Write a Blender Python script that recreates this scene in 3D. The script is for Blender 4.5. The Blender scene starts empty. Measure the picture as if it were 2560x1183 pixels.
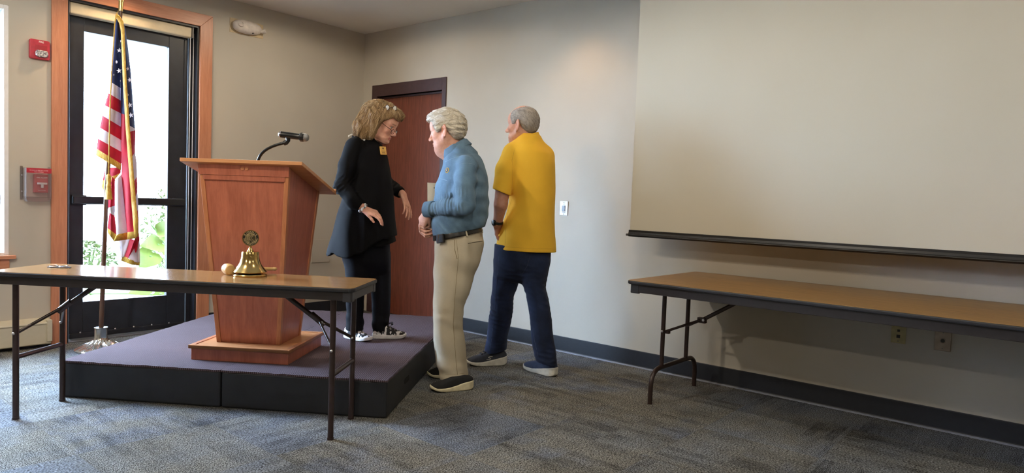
import bpy, bmesh, math, random
import numpy as np
from mathutils import Vector, Matrix, Euler
random.seed(7)
PI = math.pi
scn = bpy.context.scene
COL = scn.collection

# ------------------------------------------------------------------ camera
IW, IH = 2560, 1183
F = 1728.83
YAW, PITCH, ROLL = 0.697960714, -0.0523458, 0.0371966
EYE = np.array([0., 0., 1.2])
_f = np.array([math.cos(YAW)*math.cos(PITCH), math.sin(YAW)*math.cos(PITCH), math.sin(PITCH)])
_r0 = np.array([math.sin(YAW), -math.cos(YAW), 0.])
_u0 = np.cross(_r0, _f)
_r = math.cos(ROLL)*_r0 + math.sin(ROLL)*_u0
_u = -math.sin(ROLL)*_r0 + math.cos(ROLL)*_u0
cam_d = bpy.data.cameras.new('camera')
cam_d.sensor_fit = 'HORIZONTAL'; cam_d.sensor_width = 36.0
cam_d.lens = 36.0*F/IW
cam_d.clip_start = 0.05; cam_d.clip_end = 200
cam = bpy.data.objects.new('camera', cam_d); COL.objects.link(cam)
M = Matrix.Identity(4)
for i in range(3):
    M[i][0] = _r[i]; M[i][1] = _u[i]; M[i][2] = -_f[i]; M[i][3] = EYE[i]
cam.matrix_world = M
scn.camera = cam
def ray(x, y): return _f + (x-IW/2)/F*_r - (y-IH/2)/F*_u
def hit(x, y, ax, v):
    d = ray(x, y); return EYE + d*((v-EYE[ax])/d[ax])
def pz(x, y, z=0.): return hit(x, y, 2, z)
_fh = np.array([math.cos(YAW), math.sin(YAW), 0.])      # horizontal view direction

# ------------------------------------------------------------------ view, world, lights
scn.view_settings.view_transform = 'Standard'
scn.view_settings.look = 'None'
scn.view_settings.exposure = 0.0
scn.view_settings.gamma = 1.0
scn.view_settings.use_curve_mapping = False
scn.cycles.use_denoising = True
scn.cycles.max_bounces = 8
scn.cycles.diffuse_bounces = 5
scn.cycles.sample_clamp_indirect = 6.0
scn.cycles.transparent_max_bounces = 24
scn.cycles.caustics_reflective = False
scn.cycles.caustics_refractive = False
wd = bpy.data.worlds.new('sky'); scn.world = wd; wd.use_nodes = True
wn = wd.node_tree.nodes; wl = wd.node_tree.links
wn['Background'].inputs[0].default_value = (0.54, 0.73, 1.0, 1)
wn['Background'].inputs[1].default_value = 100.0

def portal(name, loc, rot, sx, sy):
    l = bpy.data.lights.new(name, 'AREA'); l.shape = 'RECTANGLE'; l.size = sx; l.size_y = sy
    l.cycles.is_portal = True
    o = bpy.data.objects.new(name, l); COL.objects.link(o); o.location = loc; o.rotation_euler = rot
    return o
YW, XW, ZC = 5.85, 4.504, 2.85          # wall with the glass door, wall with the screen, ceiling
XB, YB = -5.2, -3.6                     # the two walls behind the camera
portal('door_portal', (2.27, 6.02, 1.33), (PI/2, 0, 0), 0.66, 2.1)
WINS = [(0.20, 1.45)]
for a, b in WINS:
    portal('window_portal', ((a+b)/2, 6.02, 1.55), (PI/2, 0, 0), b-a, 1.75)

def can_fill_light(x, y, watt, col=(1, 0.72, 0.42), ang=100, blend=0.5):
    l = bpy.data.lights.new('can_fill_lamp', 'SPOT'); l.energy = watt*0.60; l.color = col
    l.spot_size = math.radians(ang); l.spot_blend = blend; l.shadow_soft_size = 0.05
    o = bpy.data.objects.new('can_fill_lamp', l); COL.objects.link(o); o.location = (x, y, ZC-0.03)
    return o
# (x, y, watts, cone angle, blend, colour): two warm near the walls, two facing the screen, the rest added fill
CANS_FILL = [(4.12, 3.05, 30, 104, 0.8, (1, 0.62, 0.30)), (2.15, 5.50, 62, 126, 0.8, (1, 0.68, 0.38)),
        (2.3, 1.7, 64, 178, 0.12, (1, 0.88, 0.70)), (2.3, -0.7, 74, 178, 0.12, (1, 0.88, 0.70)), (0.3, 3.4, 225, 178, 0.15, (1, 0.88, 0.70)),
        (0.0, 0.6, 150, 178, 0.15, (1, 0.88, 0.70)), (-2.4, 2.4, 190, 178, 0.15, (1, 0.88, 0.70)), (3.3, 4.7, 40, 178, 0.2, (1, 0.84, 0.62))]
for x, y, w, an, bl, co in CANS_FILL: can_fill_light(x, y, w, co, an, bl)

# ------------------------------------------------------------------ helpers
def tag(o, label=None, cat=None, group=None, kind=None):
    if label: o['label'] = label
    if cat: o['category'] = cat
    if group: o['group'] = group
    if kind: o['kind'] = kind
    return o
def empty(name, label, cat, loc=(0, 0, 0), rotz=0., group=None):
    o = bpy.data.objects.new(name, None); COL.objects.link(o)
    o.location = loc; o.rotation_euler = (0, 0, rotz); o.empty_display_size = 0.1
    return tag(o, label, cat, group)
def setparent(o, p):
    o.parent = p
def mesh_obj(name, bm, mats, parent=None, smooth=None, bevel=None, seg=2, world=False):
    """bm in the parent's local space (or world space when world=True and the parent is untransformed)"""
    me = bpy.data.meshes.new(name)
    bmesh.ops.recalc_face_normals(bm, faces=bm.faces)
    bm.to_mesh(me); bm.free()
    if not isinstance(mats, (list, tuple)): mats = [mats]
    for m in mats: me.materials.append(m)
    o = bpy.data.objects.new(name, me); COL.objects.link(o)
    if parent is not None: o.parent = parent
    if bevel:
        b = o.modifiers.new('bevel', 'BEVEL'); b.width = bevel; b.segments = seg; b.limit_method = 'ANGLE'; b.angle_limit = math.radians(40)
        b.harden_normals = False
    if smooth is not None:
        for p in me.polygons: p.use_smooth = True
        if smooth < 180:
            me.set_sharp_from_angle(angle=math.radians(smooth))
    return o
def NB(): return bmesh.new()
def box(bm, lo, hi, mi=0, mat=None):
    x0, y0, z0 = lo; x1, y1, z1 = hi
    v = [bm.verts.new(Vector(p) if mat is None else mat @ Vector(p)) for p in
         ((x0, y0, z0), (x1, y0, z0), (x1, y1, z0), (x0, y1, z0), (x0, y0, z1), (x1, y0, z1), (x1, y1, z1), (x0, y1, z1))]
    for f in ((0, 3, 2, 1), (4, 5, 6, 7), (0, 1, 5, 4), (1, 2, 6, 5), (2, 3, 7, 6), (3, 0, 4, 7)):
        fc = bm.faces.new([v[i] for i in f]); fc.material_index = mi
    return v
def hexa(bm, pts, mi=0):
    v = [bm.verts.new(Vector(p)) for p in pts]
    for f in ((0, 3, 2, 1), (4, 5, 6, 7), (0, 1, 5, 4), (1, 2, 6, 5), (2, 3, 7, 6), (3, 0, 4, 7)):
        fc = bm.faces.new([v[i] for i in f]); fc.material_index = mi
def prism(bm, poly, axis, a, b, mi=0):
    """poly: list of 2D points in the two other axes (in xyz order), extruded along axis from a to b"""
    def mk(p, t):
        q = list(p); q.insert(axis, t); return Vector(q)
    A = [bm.verts.new(mk(p, a)) for p in poly]; B = [bm.verts.new(mk(p, b)) for p in poly]
    n = len(poly)
    for f in (bm.faces.new(A[::-1]), bm.faces.new(B)): f.material_index = mi
    for i in range(n):
        f = bm.faces.new((A[i], A[(i+1) % n], B[(i+1) % n], B[i])); f.material_index = mi
def frames(pts):
    pts = [Vector(p) for p in pts]; n = len(pts); T = []
    for i in range(n):
        t = (pts[min(i+1, n-1)]-pts[max(i-1, 0)])
        T.append(t.normalized())
    up = Vector((0, 0, 1)) if abs(T[0].z) < 0.9 else Vector((1, 0, 0))
    N = []; nrm = (up - T[0]*up.dot(T[0])).normalized()
    for i in range(n):
        nrm = (nrm - T[i]*nrm.dot(T[i])).normalized(); N.append(nrm)
    return pts, T, N
def tube(bm, pts, r, seg=12, mi=0, cap=True, flat=1.0):
    pts, T, N = frames(pts); rings = []
    for i, p in enumerate(pts):
        rr = r[i] if isinstance(r, (list, tuple)) else r
        B = T[i].cross(N[i])
        rings.append([bm.verts.new(p + rr*(math.cos(2*PI*k/seg)*N[i] + flat*math.sin(2*PI*k/seg)*B)) for k in range(seg)])
    for a, b in zip(rings, rings[1:]):
        for k in range(seg):
            f = bm.faces.new((a[k], a[(k+1) % seg], b[(k+1) % seg], b[k])); f.material_index = mi
    if cap:
        for f in (bm.faces.new(rings[0][::-1]), bm.faces.new(rings[-1])): f.material_index = mi
def lathe(bm, prof, seg=48, mi=0, mat=None, close=True):
    """prof: list of (radius, z), axis z"""
    rings = []
    for r, z in prof:
        ring = []
        for k in range(seg):
            p = Vector((r*math.cos(2*PI*k/seg), r*math.sin(2*PI*k/seg), z))
            ring.append(bm.verts.new(p if mat is None else mat @ p))
        rings.append(ring)
    for a, b in zip(rings, rings[1:]):
        for k in range(seg):
            f = bm.faces.new((a[k], a[(k+1) % seg], b[(k+1) % seg], b[k])); f.material_index = mi
    if close:
        for ring, rev in ((rings[0], True), (rings[-1], False)):
            f = bm.faces.new(ring[::-1] if rev else ring); f.material_index = mi
def bez(p0, p1, p2, p3, n=12):
    p0, p1, p2, p3 = [Vector(p) for p in (p0, p1, p2, p3)]; out = []
    for i in range(n+1):
        t = i/n; out.append((1-t)**3*p0+3*t*(1-t)**2*p1+3*t*t*(1-t)*p2+t**3*p3)
    return out
def text_bm(bm, s, size, mat, mi=0, depth=0.0006, align='CENTER', font_bold=False):
    """lettering as real geometry, placed by a matrix (text lies in local xy)"""
    cu = bpy.data.curves.new('t', 'FONT'); cu.body = s; cu.size = size; cu.align_x = align; cu.align_y = 'CENTER'; cu.extrude = depth; cu.resolution_u = 2
    if font_bold: cu.offset = size*0.018
    o = bpy.data.objects.new('t', cu); COL.objects.link(o)
    dg = bpy.context.evaluated_depsgraph_get(); dg.update()
    me = bpy.data.meshes.new_from_object(o.evaluated_get(dg))
    me.transform(mat)
    n0 = len(bm.faces); bm.from_mesh(me); bm.faces.ensure_lookup_table()
    for f in bm.faces[n0:]: f.material_index = mi
    bpy.data.objects.remove(o); bpy.data.curves.remove(cu); bpy.data.meshes.remove(me)

# ------------------------------------------------------------------ materials
def srgb(c):
    if isinstance(c, str):
        c = c.lstrip('#'); c = [int(c[i:i+2], 16)/255 for i in (0, 2, 4)]
    else: c = [v/255 for v in c]
    return tuple((v/12.92 if v <= 0.04045 else ((v+0.055)/1.055)**2.4) for v in c) + (1.0,)
class Mat:
    def __init__(s, name, col=(128, 128, 128), rough=0.6, metal=0.0, spec=0.5):
        s.m = bpy.data.materials.new(name); s.m.use_nodes = True
        s.n = s.m.node_tree.nodes; s.l = s.m.node_tree.links
        s.b = s.n['Principled BSDF']
        s.b.inputs['Base Color'].default_value = srgb(col)
        s.b.inputs['Roughness'].default_value = rough
        s.b.inputs['Metallic'].default_value = metal
        s.b.inputs['Specular IOR Level'].default_value = spec
    def node(s, t, **k):
        n = s.n.new(t)
        for a, v in k.items(): setattr(n, a, v)
        return n
    def link(s, a, b): s.l.new(a, b)
    def coord(s, kind='Object', scale=(1, 1, 1), rot=(0, 0, 0)):
        t = s.node('ShaderNodeTexCoord'); mp = s.node('ShaderNodeMapping')
        mp.inputs['Scale'].default_value = scale; mp.inputs['Rotation'].default_value = rot
        s.link(t.outputs[kind], mp.inputs['Vector']); return mp.outputs['Vector']
    def noise(s, vec, scale, detail=3, rough=0.5, dist=0.0):
        n = s.node('ShaderNodeTexNoise'); n.inputs['Scale'].default_value = scale; n.inputs['Detail'].default_value = detail
        n.inputs['Roughness'].default_value = rough; n.inputs['Distortion'].default_value = dist
        if vec is not None: s.link(vec, n.inputs['Vector'])
        return n.outputs['Fac']
    def ramp(s, fac, stops):
        r = s.node('ShaderNodeValToRGB'); e = r.color_ramp.elements
        e[0].position, e[0].color = stops[0][0], srgb(stops[0][1])
        e[1].position, e[1].color = stops[-1][0], srgb(stops[-1][1])
        for p, c in stops[1:-1]:
            k = e.new(p); k.color = srgb(c)
        s.link(fac, r.inputs['Fac']); return r.outputs['Color']
    def math(s, op, a, b=None, clamp=False):
        n = s.node('ShaderNodeMath', operation=op); n.use_clamp = clamp
        for i, v in enumerate((a, b)):
            if v is None: continue
            if hasattr(v, 'links'): s.link(v, n.inputs[i])
            else: n.inputs[i].default_value = v
        return n.outputs[0]
    def mix(s, fac, a, b, blend='MIX'):
        n = s.node('ShaderNodeMix', data_type='RGBA', blend_type=blend)
        for i, v in ((0, fac), (6, a), (7, b)):
            if hasattr(v, 'links'): s.link(v, n.inputs[i])
            else: n.inputs[i].default_value = v if i == 0 else (srgb(v) if len(v) == 3 or isinstance(v, str) else v)
        return n.outputs[2]
    def bump(s, h, strength=0.3, dist=0.01):
        n = s.node('ShaderNodeBump'); n.inputs['Strength'].default_value = strength; n.inputs['Distance'].default_value = dist
        s.link(h, n.inputs['Height']); s.link(n.outputs[0], s.b.inputs['Normal'])
    def color(s, out): s.link(out, s.b.inputs['Base Color']); return s
def plain(name, col, rough=0.6, metal=0.0, spec=0.5, var=0.06, scale=30, bump=0.0):
    """a flat-coloured material with faint procedural unevenness"""
    m = Mat(name, col, rough, metal, spec)
    v = m.coord(); nz = m.noise(v, scale, 3)
    c = np.array(col if not isinstance(col, str) else [int(col[i:i+2], 16) for i in (1, 3, 5)], float)
    m.color(m.ramp(nz, [(0.3, tuple(np.clip(c*(1-var), 0, 255))), (0.7, tuple(np.clip(c*(1+var), 0, 255)))]))
    if bump: m.bump(m.noise(v, scale*4, 2), bump, 0.002)
    return m.m
def wood(name, dark, light, axis=2, scale=1.0, rough=0.35, stretch=14, spec=0.5):
    m = Mat(name, light, rough, 0, spec)
    sc = [stretch*scale]*3; sc[axis] = 1.0*scale
    v = m.coord(scale=tuple(sc))
    n1 = m.noise(v, 3.0, 6, 0.6, 0.6); n2 = m.noise(v, 14.0, 4, 0.6, 0.2)
    f = m.math('ADD', m.math('MULTIPLY', n1, 0.65), m.math('MULTIPLY', n2, 0.35))
    m.color(m.ramp(f, [(0.32, dark), (0.68, light)]))
    m.bump(n2, 0.04, 0.002)
    return m.m
# ------------------------------------------------------------------ room materials
def carpet_mat():
    m = Mat('carpet_tiles', (70, 70, 70), 0.95, 0, 0.1)
    t = m.node('ShaderNodeTexCoord'); P = t.outputs['Object']
    sep = m.node('ShaderNodeSeparateXYZ'); m.link(P, sep.inputs[0])
    def vmul(v, s):
        n = m.node('ShaderNodeVectorMath', operation='MULTIPLY'); m.link(v, n.inputs[0]); n.inputs[1].default_value = s; return n.outputs[0]
    def vfloor(v):
        n = m.node('ShaderNodeVectorMath', operation='FLOOR'); m.link(v, n.inputs[0]); return n.outputs[0]
    def wn(v):
        n = m.node('ShaderNodeTexWhiteNoise', noise_dimensions='2D'); m.link(v, n.inputs['Vector']); return n.outputs['Value']
    off = m.node('ShaderNodeVectorMath', operation='ADD'); m.link(P, off.inputs[0]); off.inputs[1].default_value = (0.13, 0.27, 0)
    Q = off.outputs[0]
    tile = wn(vfloor(vmul(Q, (1/0.61, 1/0.61, 1))))
    turn = m.math('GREATER_THAN', tile, 0.5)
    # yarn bands: blocky, running one way or the other from tile to tile
    bx = wn(vfloor(vmul(Q, (1/0.305, 1/0.052, 1)))); by = wn(vfloor(vmul(Q, (1/0.052, 1/0.305, 1))))
    fx = m.noise(vmul(Q, (8, 60, 1)), 1.0, 3, 0.6); fy = m.noise(vmul(Q, (60, 8, 1)), 1.0, 3, 0.6)
    def sel(a, b):
        n = m.node('ShaderNodeMix', data_type='FLOAT'); m.link(turn, n.inputs[0]); m.link(a, n.inputs[2]); m.link(b, n.inputs[3]); return n.outputs[0]
    block = sel(bx, by); stripe = sel(fx, fy)
    soft = m.noise(Q, 2.3, 3, 0.6); hue = m.noise(vmul(Q, (1, 1, 1)), 1.7, 4, 0.65)
    hue2 = m.math('ADD', m.math('MULTIPLY', hue, 0.72), m.math('MULTIPLY', tile, 0.28))
    base = m.ramp(hue2, [(0.34, (160, 167, 180)), (0.46, (170, 172, 173)), (0.56, (170, 167, 159)), (0.59, (172, 170, 163)), (0.68, (160, 165, 177)), (0.76, (175, 174, 170))])
    val = m.math('ADD', m.math('ADD', m.math('MULTIPLY', stripe, 0.55), m.math('MULTIPLY', block, 0.20)), m.math('MULTIPLY', soft, 0.75))
    shade = m.ramp(val, [(0.48, (148, 148, 148)), (0.72, (224, 224, 222)), (0.96, (255, 255, 252))])
    c = m.mix(1.0, base, shade, 'MULTIPLY')
    # loop pile: short yarn dashes that follow the tile's direction
    lx = m.noise(vmul(Q, (110, 260, 1)), 1.0, 1, 0.5); ly = m.noise(vmul(Q, (260, 110, 1)), 1.0, 1, 0.5); loop = sel(lx, ly)
    lf = m.ramp(loop, [(0.36, (70, 70, 70)), (0.50, (180, 180, 180)), (0.62, (255, 255, 255))])
    c = m.mix(1.0, c, lf, 'MULTIPLY')
    g = m.node('ShaderNodeBrightContrast'); m.link(c, g.inputs['Color']); g.inputs['Bright'].default_value = 0.0
    m.color(g.outputs[0]); m.bump(loop, 0.5, 0.004)
    return m.m
M_CARPET = carpet_mat()
def wall_mat(name, col):
    m = Mat(name, col, 0.75, 0, 0.25); v = m.coord()
    c = np.array(col, float)
    m.color(m.ramp(m.noise(v, 1.5, 3), [(0.3, tuple(c*0.975)), (0.7, tuple(np.minimum(c*1.02, 255)))]))
    m.bump(m.noise(v, 260, 3, 0.6), 0.12, 0.0015); return m.m
M_WALL = wall_mat('wall_paint', (193, 186, 173))
M_CEIL = wall_mat('ceiling_paint', (232, 228, 220))
M_CASE = wood('casing_wood', (176, 112, 80), (204, 140, 106), 2, 1.0, 0.38)
M_CASEX = wood('casing_wood_across', (176, 112, 80), (204, 140, 106), 0, 1.0, 0.38)
M_DOORW = wood('door_veneer', (84, 40, 28), (132, 70, 50), 2, 1.1, 0.3, 18)
M_BROWN = plain('brown_steel', (66, 44, 44), 0.42)
M_BLACKAL = plain('black_aluminium', (34, 36, 43), 0.42, 0.0, 0.5, 0.1, 12)
M_BASE = plain('black_vinyl', (34, 37, 44), 0.5, 0, 0.4)
M_WHITEF = plain('white_vinyl', (236, 236, 238), 0.4, var=0.01)
M_SHADE = plain('shade_fabric', (240, 224, 192), 0.8, var=0.015)
M_GREYPAINT = plain('heater_enamel', (196, 188, 168), 0.45)
def glass_mat(name='clear_glass', tint=1.0):
    m = bpy.data.materials.new(name); m.use_nodes = True
    n = m.node_tree.nodes; n.clear(); l = m.node_tree.links
    o = n.new('ShaderNodeOutputMaterial'); tr = n.new('ShaderNodeBsdfTransparent'); gl = n.new('ShaderNodeBsdfGlossy'); tr.inputs[0].default_value = (tint, tint, tint, 1)
    gl.inputs['Roughness'].default_value = 0.02; mx = n.new('ShaderNodeMixShader'); fr = n.new('ShaderNodeLayerWeight'); pw = n.new('ShaderNodeMath'); pw.operation = 'POWER'; pw.inputs[1].default_value = 4.0; ad = n.new('ShaderNodeMath'); ad.operation = 'MULTIPLY_ADD'; ad.inputs[1].default_value = 0.7; ad.inputs[2].default_value = 0.04
    l.new(fr.outputs['Facing'], pw.inputs[0]); l.new(pw.outputs[0], ad.inputs[0]); l.new(ad.outputs[0], mx.inputs[0]); l.new(tr.outputs[0], mx.inputs[1]); l.new(gl.outputs[0], mx.inputs[2]); l.new(mx.outputs[0], o.inputs[0])
    return m
M_GLASS = glass_mat(); M_TINT = glass_mat('tinted_glass', 0.62); M_GREYGL = glass_mat('grey_glass', 1.0)

def struct(name, bm, mats, parent=None, **k):
    o = mesh_obj(name, bm, mats, parent, **k)
    if parent is None: o['kind'] = 'structure'
    return o
# ------------------------------------------------------------------ shell
bm = NB(); box(bm, (XB, YB, -0.1), (XW+0.15, YW+0.2, 0)); struct('floor', bm, M_CARPET)
bm = NB(); box(bm, (XB, YB, ZC), (XW+0.15, YW+0.2, ZC+0.1)); struct('ceiling', bm, M_CEIL)
D0, D1, DT = 1.806, 2.787, 2.562        # glass door opening
def wall_with_holes(bm, x0, x1, y0, y1, z1, holes):
    """wall along x with rectangular holes (xa, xb, za, zb) sorted by x"""
    x = x0
    for xa, xb, za, zb in sorted(holes):
        box(bm, (x, y0, 0), (xa, y1, z1))
        if za > 0: box(bm, (xa, y0, 0), (xb, y1, za))
        box(bm, (xa, y0, zb), (xb, y1, z1)); x = xb
    box(bm, (x, y0, 0), (x1, y1, z1))
bm = NB(); wall_with_holes(bm, XB, XW+0.15, YW, YW+0.2, ZC, [(D0, D1, 0, DT)] + [(a, b, 0.68, 2.42) for a, b in WINS]); struct('wall_left', bm, M_WALL)
R0, R1, RT = 4.679, 5.622, 2.195        # wooden door opening
bm = NB()
box(bm, (XW, YB, 0), (XW+0.15, R0, ZC)); box(bm, (XW, R0, RT), (XW+0.15, R1, ZC)); box(bm, (XW, R1, 0), (XW+0.15, YW, ZC))
struct('wall_right', bm, M_WALL)
bm = NB(); box(bm, (XB-0.1, YB, 0), (XB, YW+0.2, ZC)); struct('wall_back', bm, M_WALL)
bm = NB(); box(bm, (XB, YB-0.1, 0), (XW+0.15, YB, ZC)); struct('wall_near', bm, M_WALL)
# baseboards
def base_run(name, a, b, along, at, sgn):
    bm = NB()
    prof = [(0, 0), (0.012, 0), (0.010, 0.006), (0.007, 0.012), (0.006, 0.118), (0.004, 0.122), (0, 0.122)]
    if along == 'y': prism(bm, [(at - sgn*p, z) for p, z in prof], 1, a, b)     # profile in x,z
    else: prism(bm, [(at - sgn*p, z) for p, z in prof], 0, a, b)
    return struct(name, bm, M_BASE)
base_run('baseboard_right', YB, 4.626, 'y', XW, 1)
bm = NB(); box(bm, (2.895, YW-0.007, 0), (XW, YW, 0.122)); struct('baseboard_left', bm, M_BASE)
bm = NB(); box(bm, (-5.1, YW-0.007, 0), (1.70, YW, 0.10)); struct('baseboard_window', bm, M_BASE)
# thin light strip where the carpet meets the right baseboard
bm = NB(); prism(bm, [(XW-0.0125, 0), (XW-0.024, 0), (XW-0.024, 0.004), (XW-0.0125, 0.008)], 1, YB, 4.62)
struct('trim_1', bm, plain('grey_cove', (150, 156, 170), 0.4))

# ------------------------------------------------------------------ glass door with casing
cas = empty('trim_2', None, None); cas['kind'] = 'structure'
cy0, cy1 = YW-0.02, YW
bm = NB()
hexa(bm, [(1.704, cy0, 0), (D0, cy0, 0), (D0, cy1, 0), (1.704, cy1, 0), (1.704, cy0, 2.664), (D0, cy0, DT), (D0, cy1, DT), (1.704, cy1, 2.664)])
mesh_obj('casing_side', bm, M_CASE, cas, bevel=0.002)
bm = NB()
hexa(bm, [(D1, cy0, 0), (2.892, cy0, 0), (2.892, cy1, 0), (D1, cy1, 0), (D1, cy0, DT), (2.892, cy0, 2.664), (2.892, cy1, 2.664), (D1, cy1, DT)])
mesh_obj('casing_side', bm, M_CASE, cas, bevel=0.002)
bm = NB()
hexa(bm, [(D0, cy0, DT), (D1, cy0, DT), (D1, cy1, DT), (D0, cy1, DT), (1.704, cy0, 2.664), (2.892, cy0, 2.664), (2.892, cy1, 2.664), (1.704, cy1, 2.664)])
mesh_obj('casing_head', bm, M_CASEX, cas, bevel=0.002)
bm = NB(); t = 0.015
box(bm, (D0, YW, 0), (D0+t, YW+0.09, DT)); box(bm, (D1-t, YW, 0), (D1, YW+0.09, DT)); box(bm, (D0+t, YW, DT-t), (D1-t, YW+0.09, DT))
mesh_obj('jamb_lining', bm, M_BLACKAL, cas)
dr = empty('door_1', 'black framed glass exit door', 'door', (D0, YW, 0)); dr['kind'] = 'structure'
yd = YW+0.10
gl, gr_, gb, gt, gm0, gm1 = 1.952, 2.582, 0.29, 2.36, 1.045, 1.10
def L(p): return (p[0]-D0, p[1]-YW, p[2])
bm = NB()      # outer frame
for lo, hi in (((D0, yd-0.01, 0), (D0+0.045, YW+0.2, DT)), ((D1-0.045, yd-0.01, 0), (D1, YW+0.2, DT)), ((D0+0.045, yd-0.01, DT-0.05), (D1-0.045, YW+0.2, DT))): box(bm, L(lo), L(hi))
mesh_obj('door_frame', bm, M_BLACKAL, dr, bevel=0.003)
bm = NB()      # leaf: stiles and rails
a0, a1 = D0+0.05, D1-0.05
for lo, hi in (((a0, yd, 0.012), (gl, yd+0.045, DT-0.055)), ((gr_, yd, 0.012), (a1, yd+0.045, DT-0.055)), ((gl, yd, 0.012), (gr_, yd+0.045, gb)),
               ((gl, yd, gt), (gr_, yd+0.045, DT-0.055)), ((gl, yd, gm0), (gr_, yd+0.045, gm1))): box(bm, L(lo), L(hi))
mesh_obj('door_leaf', bm, M_BLACKAL, dr, bevel=0.003)
for za, zb in ((gb, gm0), (gm1, gt)):
    bm = NB(); box(bm, L((gl, yd+0.02, za)), L((gr_, yd+0.026, zb))); mesh_obj('glass_pane', bm, M_TINT, dr)
bm = NB(); box(bm, L((a0+0.01, yd-0.055, 1.052)), L((a1-0.03, yd-0.02, 1.108))); box(bm, L((a0+0.01, yd-0.03, 1.04)), L((a0+0.11, yd, 1.118))); box(bm, L((a1-0.12, yd-0.03, 1.045)), L((a1-0.03, yd, 1.112)))
mesh_obj('push_bar', bm, plain('bar_black', (30, 30, 34), 0.35), dr, bevel=0.006)
bm = NB(); box(bm, L((a0, yd-0.012, 0.012)), L((a1, yd, 0.05)))
mesh_obj('door_sweep', bm, M_BLACKAL, dr, bevel=0.003)
for x in (1.93, 2.18, 2.32, 2.46, 2.6):
    bm = NB(); lathe(bm, [(0.006, 0), (0.006, 0.002), (0.003, 0.004)], 12, mat=Matrix.Translation(L((x, yd-0.012, 0.055))) @ Matrix.Rotation(PI/2, 4, 'X'))
    mesh_obj('screw', bm, plain('zinc', (200, 200, 205), 0.3, 0.8), dr)
bm = NB(); box(bm, (D0, YW+0.0, -0.0), (D1, YW+0.2, 0.011)); struct('trim_3', bm, plain('threshold_aluminium', (150, 150, 155), 0.4, 0.7), bevel=0.003)
# roller shade pulled up under the door head
sh = empty('roller_shade', 'rolled up cream fabric roller shade under the head of the glass door', 'shade', (D0, YW, 2.5))
bm = NB(); prism(bm, [(0.03, 0.045), (0.035, -0.035), (0.075, -0.045), (0.085, 0.03), (0.06, 0.05)], 0, 0.03, D1-D0-0.05)
mesh_obj('shade_roll', bm, M_SHADE, sh, bevel=0.008)
for x in (0.022, D1-D0-0.042):
    bm = NB(); box(bm, (x-0.006, 0.02, -0.04), (x+0.006, 0.09, 0.055)); mesh_obj('bracket', bm, plain('shade_bracket', (150, 145, 140), 0.4), sh, bevel=0.006)
for x in (D1-D0-0.055, D1-D0-0.028):
    bm = NB(); tube(bm, [(x, 0.045, 0.0), (x, 0.045, -1.0), (x, 0.045, -2.05)], 0.0034, 8)
    mesh_obj('cord', bm, M_WHITEF, sh, smooth=180)

# ------------------------------------------------------------------ windows along the left wall
for i, (a, b) in enumerate(WINS):
    w = empty('window_%d' % (i+1), None, None, (a, YW, 0.68)); w['kind'] = 'structure'
    W_, H_ = b-a, 2.42-0.68
    bm = NB()
    for lo, hi in (((0, 0.0, 0), (0.03, 0.2, H_)), ((W_-0.03, 0.0, 0), (W_, 0.2, H_)), ((0.03, 0.0, H_-0.03), (W_-0.03, 0.2, H_)), ((0.03, 0.0, 0), (W_-0.03, 0.2, 0.02))): box(bm, lo, hi)
    mesh_obj('window_lining', bm, M_WHITEF, w, bevel=0.003)
    for za, zb, yo in ((0.02, H_*0.52, 0.10), (H_*0.5, H_-0.03, 0.14)):
        bm = NB()
        for lo, hi in (((0.03, yo, za), (0.075, yo+0.035, zb)), ((W_-0.075, yo, za), (W_-0.03, yo+0.035, zb)), ((0.075, yo, za), (W_-0.075, yo+0.035, za+0.05)), ((0.075, yo, zb-0.05), (W_-0.075, yo+0.035, zb))): box(bm, lo, hi)
        s = mesh_obj('sash', bm, M_WHITEF, w, bevel=0.003)
        bm = NB(); box(bm, (0.07, yo+0.014, za+0.045), (W_-0.07, yo+0.019, zb-0.045)); mesh_obj('pane', bm, M_GREYGL, s)
    bm = NB(); box(bm, (-0.10, -0.035, -0.025), (W_+0.035, 0.0, 0.0)); box(bm, (0, 0, -0.0), (W_, 0.03, 0.004)); mesh_obj('window_sill', bm, M_CASEX, w, bevel=0.005)
    bm = NB(); box(bm, (-0.07, -0.014, -0.14), (W_+0.0, 0.0, -0.025)); mesh_obj('sill_apron', bm, M_CASEX, w, bevel=0.003)
    if i == 0:
        bm = NB(); box(bm, (W_-0.066, 0.083, 0.36), (W_-0.042, 0.1, 0.43)); mesh_obj('latch', bm, M_WHITEF, w, bevel=0.004)

# ------------------------------------------------------------------ wooden door in the right wall
d2 = empty('door_2', 'dark red-brown wooden door in a brown steel frame', 'door', (XW, R0, 0)); d2['kind'] = 'structure'
def q(x, y, z): return (x-XW, y-R0, z)
bm = NB()
f0, f1, ft = 4.626, 5.697, 2.31
for lo, hi in (((XW-0.012, f0, 0), (XW+0.10, R0, ft)), ((XW-0.012, R1, 0), (XW+0.10, f1, ft)), ((XW-0.012, R0, RT), (XW+0.10, R1, ft))): box(bm, q(*lo), q(*hi))
mesh_obj('door_frame', bm, M_BROWN, d2, bevel=0.002)
bm = NB()
for lo, hi in (((XW+0.05, R0, 0), (XW+0.066, R0+0.016, RT)), ((XW+0.05, R1-0.016, 0), (XW+0.066, R1, RT)), ((XW+0.05, R0+0.016, RT-0.016), (XW+0.066, R1-0.016, RT))): box(bm, q(*lo), q(*hi))
mesh_obj('door_stop', bm, M_BROWN, d2)
bm = NB(); box(bm, q(XW+0.066, R0+0.003, 0.008), q(XW+0.11, R1-0.003, RT-0.003)); mesh_obj('door_slab', bm, M_DOORW, d2, bevel=0.002)
bm = NB()
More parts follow.
